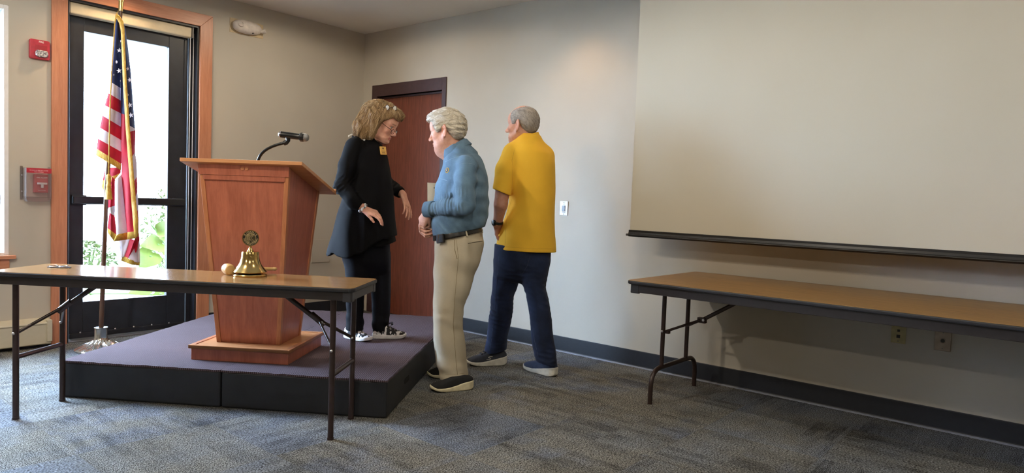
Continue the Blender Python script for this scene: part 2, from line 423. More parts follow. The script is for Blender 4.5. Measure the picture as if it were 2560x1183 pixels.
lathe(bm, [(0.032, 0), (0.032, 0.008), (0.012, 0.012), (0.012, 0.03)], 24, mat=Matrix.Translation(q(XW+0.066, R0+0.07, 0.98)) @ Matrix.Rotation(-PI/2, 4, 'Y'))
tube(bm, [q(XW+0.036, R0+0.07, 0.98), q(XW+0.03, R0+0.09, 0.98), q(XW+0.03, R0+0.18, 0.98)], 0.009, 12)
mesh_obj('lever_handle', bm, plain('satin_nickel', (150, 145, 140), 0.35, 0.9), d2, smooth=50)
bm = NB(); box(bm, (XW+0.12, R0-0.1, 0), (XW+0.15, R1+0.1, RT+0.1)); struct('wall_behind_door', bm, M_WALL)

# ------------------------------------------------------------------ outside the door and windows
m = Mat('pale_paving', (205, 205, 200), 0.9); v = m.coord(); m.color(m.ramp(m.noise(v, 3, 5), [(0.3, (130, 132, 122)), (0.7, (170, 170, 162))])); M_PAVE = m.m
bm = NB(); box(bm, (-14, YW+0.2, -0.3), (18, 30, -0.06)); g = mesh_obj('ground', bm, M_PAVE); g['kind'] = 'structure'
bm = NB(); box(bm, (1.6, YW+0.2, 2.78), (8.0, YW+3.4, 2.9)); g = mesh_obj('added_shade_roof', bm, plain('shade_roof_grey', (150, 146, 140), 0.8)); g['kind'] = 'structure'  # added roof that keeps sky light off the plants and paving
m = Mat('hedge_green', (120, 150, 90), 0.7); v = m.coord(); m.color(m.ramp(m.noise(v, 9, 3), [(0.3, (66, 80, 32)), (0.7, (98, 108, 56))])); M_HEDGE = m.m
m = Mat('big_leaf', (120, 170, 80), 0.45); v = m.coord(); m.color(m.ramp(m.noise(v, 5, 2), [(0.3, (86, 104, 36)), (0.7, (118, 132, 58))])); M_LEAF = m.m
m.b.inputs['Transmission Weight'].default_value = 0.0
M_STEMG = plain('green_stalk', (120, 150, 90), 0.5)
def bush(x, y, r, h, n, seed, label):
    rnd = random.Random(seed); bm = NB()
    for i in range(n):
        a = rnd.uniform(0, 2*PI); z = rnd.uniform(0.02, 1.0); rr = r*math.sqrt(max(0.05, 1-(2*z-0.9)**2*0.8))*rnd.uniform(0.55, 1.0)
        c = Vector((rr*math.cos(a), rr*math.sin(a), z*h)); s = rnd.uniform(0.025, 0.05)
        e = Euler((rnd.uniform(-1, 1), rnd.uniform(-1, 1), rnd.uniform(0, 6.3))).to_matrix()
        vs = [bm.verts.new(c + e @ Vector(p)*s) for p in ((-1, 0, 0), (0, -0.45, 0.12), (1.1, 0, 0), (0, 0.45, 0.12))]
        bm.faces.new(vs)
    for k in range(7):
        a = k*0.9; tube(bm, [(0, 0, 0), (0.3*r*math.cos(a), 0.3*r*math.sin(a), h*0.4), (0.6*r*math.cos(a), 0.6*r*math.sin(a), h*0.8)], 0.012, 6)
    o = mesh_obj('shrub', bm, M_HEDGE); o.location = (x, y, -0.06); o['kind'] = 'thing'
    tag(o, label, 'shrub', 'shrubs outside the glass door'); return o
bush(4.55, 9.4, 0.75, 1.45, 2600, 1, 'leafy green shrub outside, behind the big-leaf plant and right of the flag')
bush(3.2, 9.6, 0.35, 0.55, 700, 2, 'small pale shrub outside, left of the flag pole through the glass')
bush(6.6, 11.2, 0.8, 1.6, 2000, 3, 'green shrub outside, at the right edge of the glass behind another shrub')
def big_leaf(bm, base, tip_dir, up, size):
    """heart-shaped elephant-ear blade with a folded midrib"""
    d = Vector(tip_dir).normalized(); upv = Vector(up); s = d.cross(upv).normalized(); nrm = s.cross(d)
    out = [(-0.28, 0.0, 0), (-0.38, 0.22, 0.03), (-0.22, 0.46, 0.06), (0.12, 0.52, 0.07), (0.45, 0.36, 0.05), (0.75, 0.16, 0.02), (1.0, 0, -0.06)]
    mid = [(-0.28, 0), (-0.2, 0), (-0.1, 0), (0.12, 0), (0.45, 0), (0.75, 0), (1.0, 0)]
    P = lambda a, b, c: Vector(base) + size*(d*a + s*b + nrm*c)
    mv = [bm.verts.new(P(a, 0, -0.03)) for a, b in mid]
    for sg in (1, -1):
        ov = [bm.verts.new(P(a, sg*b, c)) for a, b, c in out[1:-1]]
        for i in range(len(ov)-1): bm.faces.new((mv[i+1], mv[i+2], ov[i+1], ov[i]))
        bm.faces.new((mv[0], mv[1], ov[0])); bm.faces.new((mv[-2], mv[-1], ov[-1]))
pl = empty('elephant_ear_plant', 'broad-leaved plant outside the lower glass, right of the flag', 'plant', (3.55, 7.75, -0.06))
leaves = [((375, 560), (-0.35, -0.5, 0.35), 0.21), ((420, 590), (0.5, -0.4, -0.25), 0.216), ((395, 610), (-0.9, -0.3, -0.05), 0.230), ((425, 630), (0.6, -0.3, -0.4), 0.202),
          ((375, 640), (-0.6, -0.5, -0.45), 0.245), ((405, 575), (0.7, -0.5, 0.4), 0.187), ((360, 720), (-0.8, -0.2, -0.2), 0.187), ((400, 735), (0.6, -0.3, -0.2), 0.187), ((225, 735), (-0.4, -0.4, 0.1), 0.144)]
for (px, py), d, s in leaves:
    b = hit(px, py, 1, 7.6 + 0.1*random.random()); loc = Vector(b) - Vector((3.55, 7.75, -0.06))
    bm = NB(); big_leaf(bm, loc, d, (0.1, -0.8, 0.6), s)
    lf = mesh_obj('leaf_blade', bm, M_LEAF, pl, smooth=180)
    bm = NB(); tube(bm, bez((0.05*random.uniform(-1, 1), 0, 0), (0.1*loc.x, 0, 0.4*max(loc.z, 0.2)), (0.7*loc.x, 0.7*loc.y, 0.9*max(loc.z, 0.1)), loc, 8), 0.009, 6)
    mesh_obj('stalk', bm, M_STEMG, lf, smooth=180)

# trim rings for the wall cans and the added fill lamps (above the frame)
for i, (x, y, *_c) in enumerate(CANS_FILL):
    c = empty('can_fill_light', 'recessed ceiling can light', 'light', (x, y, ZC), 0, 'recessed ceiling can lights')
    bm = NB(); lathe(bm, [(0.085, 0), (0.098, 0), (0.098, -0.006), (0.080, -0.010), (0.075, -0.004), (0.074, 0.0)], 32, close=False)
    mesh_obj('trim_ring', bm, M_WHITEF, c, smooth=40)
# ------------------------------------------------------------------ furniture
UU = Vector((0.5835, -0.8121, 0)); VV = Vector((0.8121, 0.5835, 0)); ANG = math.atan2(-0.8121, 0.5835)
M_OAK = wood('oak_laminate', (118, 82, 48), (190, 148, 100), 0, 1.2, 0.13, 22, spec=0.8)
M_OAKY = wood('oak_laminate_along', (112, 78, 40), (186, 144, 90), 1, 1.2, 0.3, 22)
M_RUBBER = plain('black_edge', (34, 34, 38), 0.45)
M_APRON = plain('dark_apron', (38, 33, 33), 0.4)
M_LEG = plain('brown_enamel', (54, 41, 38), 0.28, 0.2)
M_ZINC = plain('zinc_rivet', (205, 205, 208), 0.3, 0.8)
HT = 0.7546
def rounded_rect(x0, y0, x1, y1, r, n=5):
    out = []
    for cx, cy, a0 in ((x1-r, y1-r, 0), (x0+r, y1-r, PI/2), (x0+r, y0+r, PI), (x1-r, y0+r, 1.5*PI)):
        for i in range(n+1):
            a = a0 + PI/2*i/n; out.append((cx+r*math.cos(a), cy+r*math.sin(a)))
    return out
def table_top(parent, x0, x1, y0, y1, woodmat, dz=None):
    pl = rounded_rect(x0, y0, x1, y1, 0.035)
    bm = NB(); prism(bm, pl, 2, HT-0.022, HT-0.001)
    e = mesh_obj('edge_band', bm, M_RUBBER, parent, bevel=0.006, seg=3)
    bm = NB(); prism(bm, rounded_rect(x0+0.004, y0+0.004, x1-0.004, y1-0.004, 0.032), 2, HT-0.003, HT)
    t = mesh_obj('table_top', bm, woodmat, parent)
    return t
# ---- front folding table
L1, W1 = 1.86, 0.44
corner = Vector((2.016, 2.657, 0)); ctr = corner - UU*(L1/2) + VV*(W1/2)
ft = empty('folding_table', 'long narrow folding table with wood-look top, holding the brass bell, in front of the lectern', 'table', ctr, ANG)
hx, hy = L1/2, W1/2
table_top(ft, -hx, hx, -hy, hy, M_OAK)
bm = NB(); i_ = 0.012
for lo, hi in (((-hx+0.045, -hy+i_, 0.692), (hx-0.045, -hy+i_+0.018, 0.733)), ((-hx+0.045, hy-i_-0.018, 0.692), (hx-0.045, hy-i_, 0.733)),
               ((-hx+i_, -hy+0.045, 0.692), (-hx+i_+0.018, hy-0.045, 0.733)), ((hx-i_-0.018, -hy+0.045, 0.692), (hx-i_, hy-0.045, 0.733))): box(bm, lo, hi)
mesh_obj('apron', bm, M_APRON, ft, bevel=0.002)
for sx in (-1, 1):
    for sy in (-1, 1):
        bm = NB(); x1, y1 = sx*(hx-i_+0.002), sy*(hy-i_+0.002)
        prism(bm, [(x1, y1-sy*0.045), (x1, y1-sy*0.008), (x1-sx*0.008, y1), (x1-sx*0.045, y1), (x1-sx*0.045, y1-sy*0.02), (x1-sx*0.02, y1-sy*0.045)], 2, 0.686, 0.734)
        mesh_obj('corner_cap', bm, plain('cap_grey', (52, 52, 56), 0.4), ft, bevel=0.002)
for s in (-1, 1):
    xl = s*(hx-0.115); yf, yb = -hy+0.06, -hy+0.385; xj = s*(hx-0.235)
    for y in (yf, yb):
        bm = NB(); tube(bm, [(xl, y, 0.0), (xl, y, 0.012)], 0.0165, 14); tube(bm, [(xl, y, 0.01), (xl, y, 0.35), (xl, y, 0.735)], 0.0145, 14)
        lg = mesh_obj('leg', bm, M_LEG, ft, smooth=50)
        bm = NB()
        lathe(bm, [(0.007, 0), (0.0065, 0.004), (0.003, 0.006)], 12, mat=Matrix.Translation((xl, y-0.014, 0.44)) @ Matrix.Rotation(PI/2, 4, 'X'))
        mesh_obj('rivet', bm, M_ZINC, lg, smooth=60)
    bm = NB(); tube(bm, [(xl, yf, 0.318), (xl, yb, 0.318)], 0.0125, 12); mesh_obj('cross_bar', bm, M_LEG, ft, smooth=60)
    ym = (yf+yb)/2
    bm = NB()
    tube(bm, [(xl-s*0.004, yf+0.012, 0.444), (xj, ym-0.012, 0.547)], 0.0085, 8, flat=0.7)
    tube(bm, [(xl-s*0.004, yb-0.012, 0.444), (xj, ym+0.012, 0.547)], 0.0085, 8, flat=0.7)
    tube(bm, [(xj+s*0.012, ym, 0.535), (s*(hx-0.42), ym, 0.672), (s*(hx-0.45), ym, 0.7)], 0.013, 8, flat=0.55)
    tube(bm, [(xj+s*0.02, ym, 0.53), (xj-s*0.05, ym, 0.585)], 0.0165, 8, flat=0.7)
    br = mesh_obj('folding_brace', bm, M_LEG, ft, smooth=50)
    bm = NB(); lathe(bm, [(0.008, 0), (0.007, 0.004)], 10, mat=Matrix.Translation((xj+s*0.01, ym-0.012, 0.545)) @ Matrix.Rotation(PI/2, 4, 'X')); mesh_obj('rivet', bm, M_ZINC, br)
# ---- table along the right wall
rt = empty('folding_table', 'wide wood-look folding table standing along the wall under the projection screen', 'table', (4.025, 0.875, 0), 0)
RX0, RX1, RY0, RY1 = -0.465, 0.465, -1.22, 1.22
table_top(rt, RX0, RX1, RY0, RY1, M_OAKY)
bm = NB(); i_ = 0.02
for lo, hi in (((RX0+i_, RY0+0.05, 0.685), (RX0+i_+0.018, RY1-0.05, 0.733)), ((RX1-i_-0.018, RY0+0.05, 0.685), (RX1-i_, RY1-0.05, 0.733)),
               ((RX0+0.05, RY0+i_, 0.685), (RX1-0.05, RY0+i_+0.018, 0.733)), ((RX0+0.05, RY1-i_-0.018, 0.685), (RX1-0.05, RY1-i_, 0.733))): box(bm, lo, hi)
mesh_obj('apron', bm, M_APRON, rt, bevel=0.002)
for sx in (RX0, RX1):
    for sy in (RY0, RY1):
        bm = NB(); a = 1 if sx > 0 else -1; b = 1 if sy > 0 else -1
        x1, y1 = sx-a*(i_-0.002), sy-b*(i_-0.002)
        prism(bm, [(x1, y1-b*0.06), (x1, y1-b*0.01), (x1-a*0.01, y1), (x1-a*0.06, y1), (x1-a*0.06, y1-b*0.02), (x1-a*0.02, y1-b*0.06)], 2, 0.679, 0.734)
        mesh_obj('corner_cap', bm, M_RUBBER, rt, bevel=0.003)
for s in (1, -1):
    yl = s*1.112; xn, xf = 3.85-4.025, 4.182-4.025
    for x in (xn, xf):
        bm = NB(); tube(bm, [(x, yl, 0.205), (x, yl, 0.735)], 0.0135, 14); lg = mesh_obj('leg', bm, M_LEG, rt, smooth=60)
        bm = NB(); lathe(bm, [(0.0075, 0), (0.007, 0.004), (0.003, 0.006)], 12, mat=Matrix.Translation((x-0.013, yl, 0.43)) @ Matrix.Rotation(-PI/2, 4, 'Y')); mesh_obj('rivet', bm, M_ZINC, lg, smooth=60)
    xa, xb = 3.725-4.025, 4.328-4.025
    path = [(xa, yl, 0.0), (xa, yl, 0.10)] + bez((xa, yl, 0.10), (xa, yl, 0.17), (xa+0.04, yl, 0.205), (xa+0.11, yl, 0.205), 8)[1:] + bez((xb-0.11, yl, 0.205), (xb-0.04, yl, 0.205), (xb, yl, 0.17), (xb, yl, 0.10), 8) + [(xb, yl, 0.0)]
    bm = NB(); tube(bm, path, 0.0145, 14); mesh_obj('foot_bar', bm, M_LEG, rt, smooth=60)
    yj = s*(1.112-0.17)
    bm = NB(); xm = (xn+xf)/2
    tube(bm, [(xn+0.01, yl-s*0.005, 0.425), (xm-0.012, yj, 0.505)], 0.008, 8, flat=0.7); tube(bm, [(xf-0.01, yl-s*0.005, 0.425), (xm+0.012, yj, 0.505)], 0.008, 8, flat=0.7)
    tube(bm, [(xm, yj+s*0.01, 0.495), (xm, yj-s*0.25, 0.66), (xm, yj-s*0.28, 0.69)], 0.012, 8, flat=0.55)
    box(bm, (xm-0.016, min(yj-s*0.03, yj+s*0.02), 0.488), (xm+0.016, max(yj-s*0.03, yj+s*0.02), 0.52)); box(bm, (xn+0.008, yl-0.02*s-0.012, 0.415), (xn+0.035, yl-0.02*s+0.012, 0.43))
    br = mesh_obj('folding_brace', bm, M_LEG, rt, smooth=50)
    bm = NB(); lathe(bm, [(0.009, 0), (0.008, 0.004)], 10, mat=Matrix.Translation((xm-0.016, yj-s*0.02, 0.508)) @ Matrix.Rotation(-PI/2, 4, 'Y')); mesh_obj('rivet', bm, M_ZINC, br)

# ---- stage risers (two boxes side by side)
def ribbed_carpet():
    m = Mat('ribbed_carpet', (92, 76, 92), 0.95, 0, 0.1); v = m.coord()
    w = m.node('ShaderNodeTexWave', wave_type='BANDS', bands_direction='X'); w.inputs['Scale'].default_value = 28; w.inputs['Distortion'].default_value = 0.25; w.inputs['Detail'].default_value = 2; w.inputs['Detail Scale'].default_value = 20
    m.link(v, w.inputs['Vector'])
    n = m.noise(v, 240, 2, 0.7); n2 = m.noise(v, 2.0, 3)
    f = m.math('ADD', m.math('MULTIPLY', w.outputs['Fac'], 0.5), m.math('MULTIPLY', n, 0.6))
    c = m.ramp(f, [(0.25, (48, 40, 44)), (0.6, (96, 82, 88)), (0.95, (140, 126, 132))])
    m.color(m.mix(0.25, c, m.ramp(n2, [(0.3, (76, 65, 70)), (0.7, (104, 91, 98))]))); m.bump(f, 0.5, 0.006); return m.m
M_RIB = ribbed_carpet()
M_RISER = plain('riser_black', (38, 40, 44), 0.5, 0, 0.4, 0.08, 8)
HS = 0.212
sc0 = Vector((2.394, 2.844, 0)); ANGS = math.radians(-55.3); US = Vector((math.cos(ANGS), math.sin(ANGS), 0))
SL, SD = 0.932, 2.03
for k, lab in ((0, 'black carpeted stage riser, the module under the right half, beside the man in denim'), (1, 'black carpeted stage riser, the module towards the flag and the glass door')):
    org = sc0 - US*(SL*k)
    s = empty('stage_riser', lab, 'stage', org, ANGS)
    x1 = 0.0 if k == 0 else -0.004; x0 = -SL + (0.002 if k == 0 else 0)
    bm = NB(); box(bm, (x0, 0, 0), (x1, SD, HS-0.008)); mesh_obj('riser_box', bm, M_RISER, s, bevel=0.012, seg=2)
    bm = NB(); nx, ny = 24, 40; rnd = random.Random(k); grid = []
    for j in range(ny+1):
        row = []
        for i in range(nx+1):
            x = x0-0.004+(x1-x0+0.008)*i/nx; y = -0.006+(SD+0.012)*j/ny
            e = 0.004 if (i in (0, nx) or j in (0, ny)) else 0
            row.append(bm.verts.new((x+rnd.uniform(-e, e)*0.5, y+rnd.uniform(-e, e), HS + (rnd.uniform(-0.0025, 0.0005) if e else 0))))
        grid.append(row)
    for j in range(ny):
        for i in range(nx): bm.faces.new((grid[j][i], grid[j][i+1], grid[j+1][i+1], grid[j+1][i]))
    ex = bmesh.ops.extrude_face_region(bm, geom=bm.faces[:]); 
    for vtx in [g for g in ex['geom'] if isinstance(g, bmesh.types.BMVert)]: vtx.co.z -= 0.010
    mesh_obj('carpet_deck', bm, M_RIB, s)
    if k == 0:
        bm = NB(); pts = rounded_rect(0.385, 0.085, 0.50, 0.118, 0.0155); prism(bm, pts, 0, -0.02, 0.0015)
        mesh_obj('hand_hole', bm, plain('slot_black', (8, 8, 9), 0.9), s)

# ---- lectern
M_CHERRY = wood('cherry_ply', (148, 82, 62), (184, 110, 86), 2, 0.9, 0.33, 9)
M_CHERRYX = wood('cherry_trim', (160, 98, 64), (194, 130, 90), 2, 1.0, 0.33, 12)
M_CHERRYT = wood('cherry_trim_across', (178, 120, 76), (208, 150, 102), 0, 1.0, 0.33, 12)
M_CHERRYY = wood('cherry_trim_deep', (162, 102, 70), (198, 136, 98), 1, 1.0, 0.33, 12)
lc = empty('lectern', 'reddish cherry wood lectern tapering to a stepped base, on the stage', 'lectern', (2.24, 3.863, HS), ANG)
zb = 0.088
bm = NB(); box(bm, (-0.288, -0.27, 0), (0.288, 0.27, zb-0.02)); mesh_obj('base', bm, M_CHERRY, lc, bevel=0.002)
bm = NB(); box(bm, (-0.3, -0.283, zb-0.02), (0.3, 0.283, zb-0.003)); mesh_obj('base_top', bm, M_CHERRYT, lc, bevel=0.002)
for lo, hi, mm in (((-0.3, -0.283), (0.3, -0.255), M_CHERRYT), ((-0.3, 0.255), (0.3, 0.283), M_CHERRYT), ((-0.3, -0.255), (-0.272, 0.255), M_CHERRYY), ((0.272, -0.255), (0.3, 0.255), M_CHERRYY)):
    bm = NB(); box(bm, (lo[0], lo[1], zb-0.02), (hi[0], hi[1], zb)); mesh_obj('base_moulding', bm, mm, lc, bevel=0.002)
wb, db, wt = 0.387/2, 0.321/2, 0.533/2
yf1, yb1, zf, zk = -(db+0.096), db+0.08, 1.343-HS, 1.215-HS
def body(wb, wt, yf0, yf1, yb0, yb1, z0, zf, zk):
    return [(-wb, yf0, z0), (wb, yf0, z0), (wb, yb0, z0), (-wb, yb0, z0), (-wt, yf1, zf), (wt, yf1, zf), (wt, yb1, zk), (-wt, yb1, zk)]
bm = NB(); hexa(bm, body(wb-0.006, wt-0.006, -db+0.006, yf1+0.006, db-0.006, yb1-0.006, zb-0.003, zf, zk)); mesh_obj('body', bm, M_CHERRY, lc)
def strip(pts8, mat, name):
    bm = NB(); hexa(bm, pts8); return mesh_obj(name, bm, mat, lc, bevel=0.0015)
def lerp(a, b, t): return tuple(x+(y-x)*t for x, y in zip(a, b))
sw = 0.026
for sx in (-1, 1):
    for (y0, y1, zt, sg) in ((-db, yf1, zf, 1), (db, yb1, zk, -1)):
        a0 = (sx*wb, y0, zb-0.002); a1 = (sx*wt, y1, zt)
        d0 = [(sx*wb, y0), (sx*(wb-sw), y0), (sx*(wb-sw), y0+sg*sw), (sx*wb, y0+sg*sw)]
        d1 = [(sx*wt, y1), (sx*(wt-sw), y1), (sx*(wt-sw), y1+sg*sw), (sx*wt, y1+sg*sw)]
        slope = (zk-zf)/(yb1-yf1)
        strip([(x, y, zb-0.002) for x, y in d0] + [(x, y, zf+slope*(y-yf1)) for x, y in d1], M_CHERRYX, 'corner_post')
tt = 0.93
def at_h(t): return wb+(wt-wb)*t, -db+(yf1+db)*t, zb+(zf-zb)*t
w0, y0, z0 = at_h(0.942); w1, y1, z1 = at_h(1.0)
strip([(-w0-0.003, y0-0.006, z0), (w0+0.003, y0-0.006, z0), (w0, y0+0.012, z0), (-w0, y0+0.012, z0), (-w1-0.003, y1-0.006, z1), (w1+0.003, y1-0.006, z1), (w1, y1+0.012, z1), (-w1, y1+0.012, z1)], M_CHERRY, 'top_rail')
wa, ya, za = at_h(0.915)
strip([(-wa+0.02, ya-0.003, za), (wa-0.02, ya-0.003, za), (wa-0.02, ya+0.01, za), (-wa+0.02, ya+0.01, za), (-w0+0.02, y0-0.003, z0), (w0-0.02, y0-0.003, z0), (w0-0.02, y0+0.01, z0), (-w0+0.02, y0+0.01, z0)], M_CHERRY, 'inner_rail')
for dx in (-0.014, 0.012):
    bm = NB(); lathe(bm, [(0.0105, 0), (0.0105, 0.003), (0.008, 0.004)], 20, mat=Matrix.Translation((dx+0.01, y1-0.0045, 0.97*z1+0.03*z0-0.018)) @ Matrix.Rotation(PI/2, 4, 'X')); mesh_obj('screw_plug', bm, M_CHERRYX, lc)
# sloping reading board
fB, bB, zF, zK, hw = -0.296, 0.296, 1.372-HS, 1.214-HS, 0.356
bm = NB(); hexa(bm, [(-hw, fB, zF-0.021), (hw, fB, zF-0.021), (hw, bB, zK-0.021), (-hw, bB, zK-0.021), (-hw, fB, zF), (hw, fB, zF), (hw, bB, zK), (-hw, bB, zK)])
mesh_obj('reading_board', bm, M_CHERRYT, lc, bevel=0.002)
bm = NB(); box(bm, (-hw, bB-0.014, zK-0.01), (hw, bB, zK+0.015)); mesh_obj('paper_stop', bm, M_CHERRYT, lc, bevel=0.002)
# ---- gooseneck microphone
M_BLK = plain('black_plastic', (18, 18, 19), 0.3); M_CHROME = plain('chrome', (215, 215, 220), 0.12, 1.0)
mx, my = 0.045, -0.18; mz = zF+(zK-zF)*(my-fB)/(bB-fB)
wm = Matrix.Translation((2.24, 3.863, HS)) @ Matrix.Rotation(ANG, 4, 'Z')
mb = wm @ Vector((mx, my, mz))
mic = empty('gooseneck_microphone', 'black gooseneck microphone arching from the lectern top', 'microphone', mb, ANG)
bm = NB(); lathe(bm, [(0.026, -0.002), (0.026, 0.004), (0.014, 0.01), (0.012, 0.022)], 24); mesh_obj('mount', bm, M_BLK, mic, smooth=40)
arm = bez((0, 0, 0.015), (0.012, 0, 0.09), (0.07, 0, 0.118), (0.165, 0, 0.142), 18)
bm = NB(); tube(bm, arm, 0.0085, 12); mesh_obj('gooseneck', bm, plain('gooseneck_black', (24, 24, 26), 0.25, 0.4), mic, smooth=180)
bm = NB(); c0 = arm[-1]
tube(bm, [c0+Vector((-0.008, 0, -0.004)), c0+Vector((0.008, 0, 0.002))], 0.014, 14); tube(bm, [c0+Vector((0.006, 0, 0.0)), c0+Vector((0.016, 0, 0.012)), c0+Vector((0.014, 0, 0.03))], [0.012, 0.012, 0.015], 12)
mesh_obj('clip', bm, M_BLK, mic, smooth=50)
mc = c0+Vector((0.016, 0, 0.042)); ax = Vector((1, 0.12, -0.09)).normalized()
mrot = ax.to_track_quat('Z', 'Y').to_matrix().to_4x4()
bm = NB(); lathe(bm, [(0.012, -0.052), (0.0175, -0.05), (0.0185, -0.03), (0.019, 0.0), (0.0185, 0.02), (0.0175, 0.06), (0.019, 0.066)], 24, mat=Matrix.Translation(mc) @ mrot); mesh_obj('handle', bm, M_BLK, mic, smooth=50)
bm = NB(); lathe(bm, [(0.019, 0.064), (0.0255, 0.07), (0.0265, 0.082), (0.0235, 0.092)], 8, mat=Matrix.Translation(mc) @ mrot); mesh_obj('collar_ring', bm, M_BLK, mic)
bm = NB(); lathe(bm, [(0.022, 0.088), (0.023, 0.098), (0.021, 0.108), (0.014, 0.116), (0.004, 0.119)], 24, mat=Matrix.Translation(mc) @ mrot); mesh_obj('grille', bm, plain('mic_grille', (150, 150, 150), 0.35, 0.8, bump=0.5, scale=200), mic, smooth=60)
bm = NB(); lathe(bm, [(0.003, -0.0555), (0.0125, -0.0545), (0.0175, -0.049), (0.0185, -0.043), (0.0178, -0.041)], 24, mat=Matrix.Translation(mc) @ mrot); mesh_obj('end_cap', bm, M_CHROME, mic, smooth=60)

# ---- brass bell
M_BRASS = Mat('brass', (200, 166, 106), 0.18, 1.0); v_ = M_BRASS.coord(); M_BRASS.color(M_BRASS.ramp(M_BRASS.noise(v_, 6, 4), [(0.3, (178, 144, 84)), (0.7, (214, 184, 124))])); M_BRASS = M_BRASS.m
M_ENAMEL = plain('dark_enamel', (42, 38, 34), 0.35, 0.2)
bp = Vector((1.88, 3.353, HT)); bang = math.atan2(-_fh[0], -_fh[1])  # faces roughly the camera
bell = empty('brass_bell', 'brass gong bell topped by a round emblem, on the front table', 'bell', bp, math.radians(-50)+0.35)
bm = NB(); lathe(bm, [(0.083, 0.0), (0.085, 0.003), (0.085, 0.008), (0.082, 0.012), (0.06, 0.016)], 64); mesh_obj('bell_base', bm, M_BRASS, bell, smooth=35)
bm = NB(); lathe(bm, [(0.062, 0.014), (0.055, 0.022)], 48); mesh_obj('felt_ring', bm, M_ENAMEL, bell, smooth=40)
bm = NB(); lathe(bm, [(0.076, 0.024), (0.0835, 0.0215), (0.0845, 0.025), (0.079, 0.032), (0.070, 0.042), (0.060, 0.055), (0.052, 0.070), (0.0465, 0.088), (0.0440, 0.106), (0.0435, 0.1255), (0.042, 0.1275), (0.012, 0.1285)], 72); mesh_obj('bell_body', bm, M_BRASS, bell, smooth=40)
bm = NB(); lathe(bm, [(0.0185, 0.128), (0.0165, 0.132), (0.012, 0.138), (0.0085, 0.146), (0.006, 0.151), (0.0075, 0.154), (0.004, 0.157)], 32); mesh_obj('finial', bm, M_BRASS, bell, smooth=60)
zc = 0.198; rE = 0.0415
mE = Matrix.Translation((0, 0, zc)) @ Matrix.Rotation(PI/2, 4, 'X')
bm = NB(); lathe(bm, [(rE-0.004, -0.003), (rE, -0.003), (rE, 0.0035), (rE-0.0035, 0.0035), (rE-0.004, 0.0015)], 56, mat=mE); em = mesh_obj('emblem', bm, M_BRASS, bell, smooth=40)
bm = NB(); lathe(bm, [(rE-0.003, -0.0022), (rE-0.003, 0.0018)], 56, mat=mE); mesh_obj('enamel_field', bm, M_ENAMEL, em)
bm = NB(); lathe(bm, [(0.0255, 0.0018), (0.0255, 0.003), (0.0268, 0.003), (0.0268, 0.0018)], 48, mat=mE)
word = 'KIWANIS'
for i, ch in enumerate(word):
    a = math.radians(90 + 58*(1-2*i/(len(word)-1)))
    text_bm(bm, ch, 0.0125, mE @ Matrix.Translation((0.0322*math.cos(a), 0.0322*math.sin(a), 0.0022)) @ Matrix.Rotation(a-PI/2, 4, 'Z'), font_bold=True)
word = 'INTERNATIONAL'
for i, ch in enumerate(word):
    a = math.radians(-90 - 84*(1-2*i/(len(word)-1)))
    text_bm(bm, ch, 0.0105, mE @ Matrix.Translation((0.0322*math.cos(a), 0.0322*math.sin(a), 0.0022)) @ Matrix.Rotation(a+PI/2, 4, 'Z'), font_bold=True)
def bar2(p, q, w):     # a raised brass line on the emblem
    p, q = Vector(p), Vector(q); d = (q-p).normalized(); n = Vector((-d.y, d.x))*w/2
    P = [p-n, q-n, q+n, p+n]
    hexa(bm, [mE @ Vector((a.x, a.y, 0.0016)) for a in P] + [mE @ Vector((a.x, a.y, 0.003)) for a in P])
for a, b in (((-0.0125, 0.0205), (-0.0125, -0.0225)), ((-0.0065, 0.0205), (-0.0065, -0.0225)), ((-0.0125, 0.0205), (-0.0065, 0.0205)), ((-0.0125, -0.0225), (-0.0065, -0.0225)),
             ((-0.0065, -0.0005), (0.0095, 0.0205)), ((0.0095, 0.0205), (0.0165, 0.0185)), ((0.0165, 0.0185), (0.0015, 0.001)), ((0.0015, 0.001), (0.0185, -0.018)), ((0.0185, -0.018), (0.011, -0.0225)), ((0.011, -0.0225), (-0.0065, -0.003))):
    bar2(a, b, 0.0015)
mesh_obj('emblem_lettering', bm, plain('raised_brass', (222, 200, 150), 0.4, 0.5), em)
# ---- gavel
M_MAPLE = wood('maple', (196, 152, 92), (224, 186, 128), 2, 1.5, 0.3, 8)
gv = empty('gavel', 'small pale wood gavel lying behind the brass bell', 'gavel', (1.815, 3.453, HT+0.029), 0)
hd = Vector((0.985, -0.08, -0.035)).normalized()
hrot = hd.to_track_quat('Z', 'Y').to_matrix().to_4x4()
bm = NB(); lathe(bm, [(0.0065, 0.01), (0.0085, 0.06), (0.0095, 0.14), (0.0105, 0.19), (0.0095, 0.23), (0.0085, 0.245), (0.0105, 0.25), (0.0095, 0.262), (0.004, 0.268)], 20, mat=hrot); mesh_obj('handle', bm, M_MAPLE, gv, smooth=60)
hdir = Vector((-0.227, -0.974, 0.0)).normalized()
grot = hdir.to_track_quat('Z', 'Y').to_matrix().to_4x4()
prof = [(0.014, -0.042), (0.023, -0.041), (0.0275, -0.034), (0.0285, -0.026), (0.0265, -0.024), (0.0265, -0.021), (0.029, -0.019), (0.029, -0.004), (0.027, -0.002), (0.027, 0.002), (0.029, 0.004), (0.029, 0.019), (0.0265, 0.021), (0.0265, 0.024), (0.0285, 0.026), (0.0275, 0.034), (0.023, 0.041), (0.014, 0.042)]
bm = NB(); lathe(bm, prof, 32, mat=grot); mesh_obj('head', bm, M_MAPLE, gv, smooth=40)
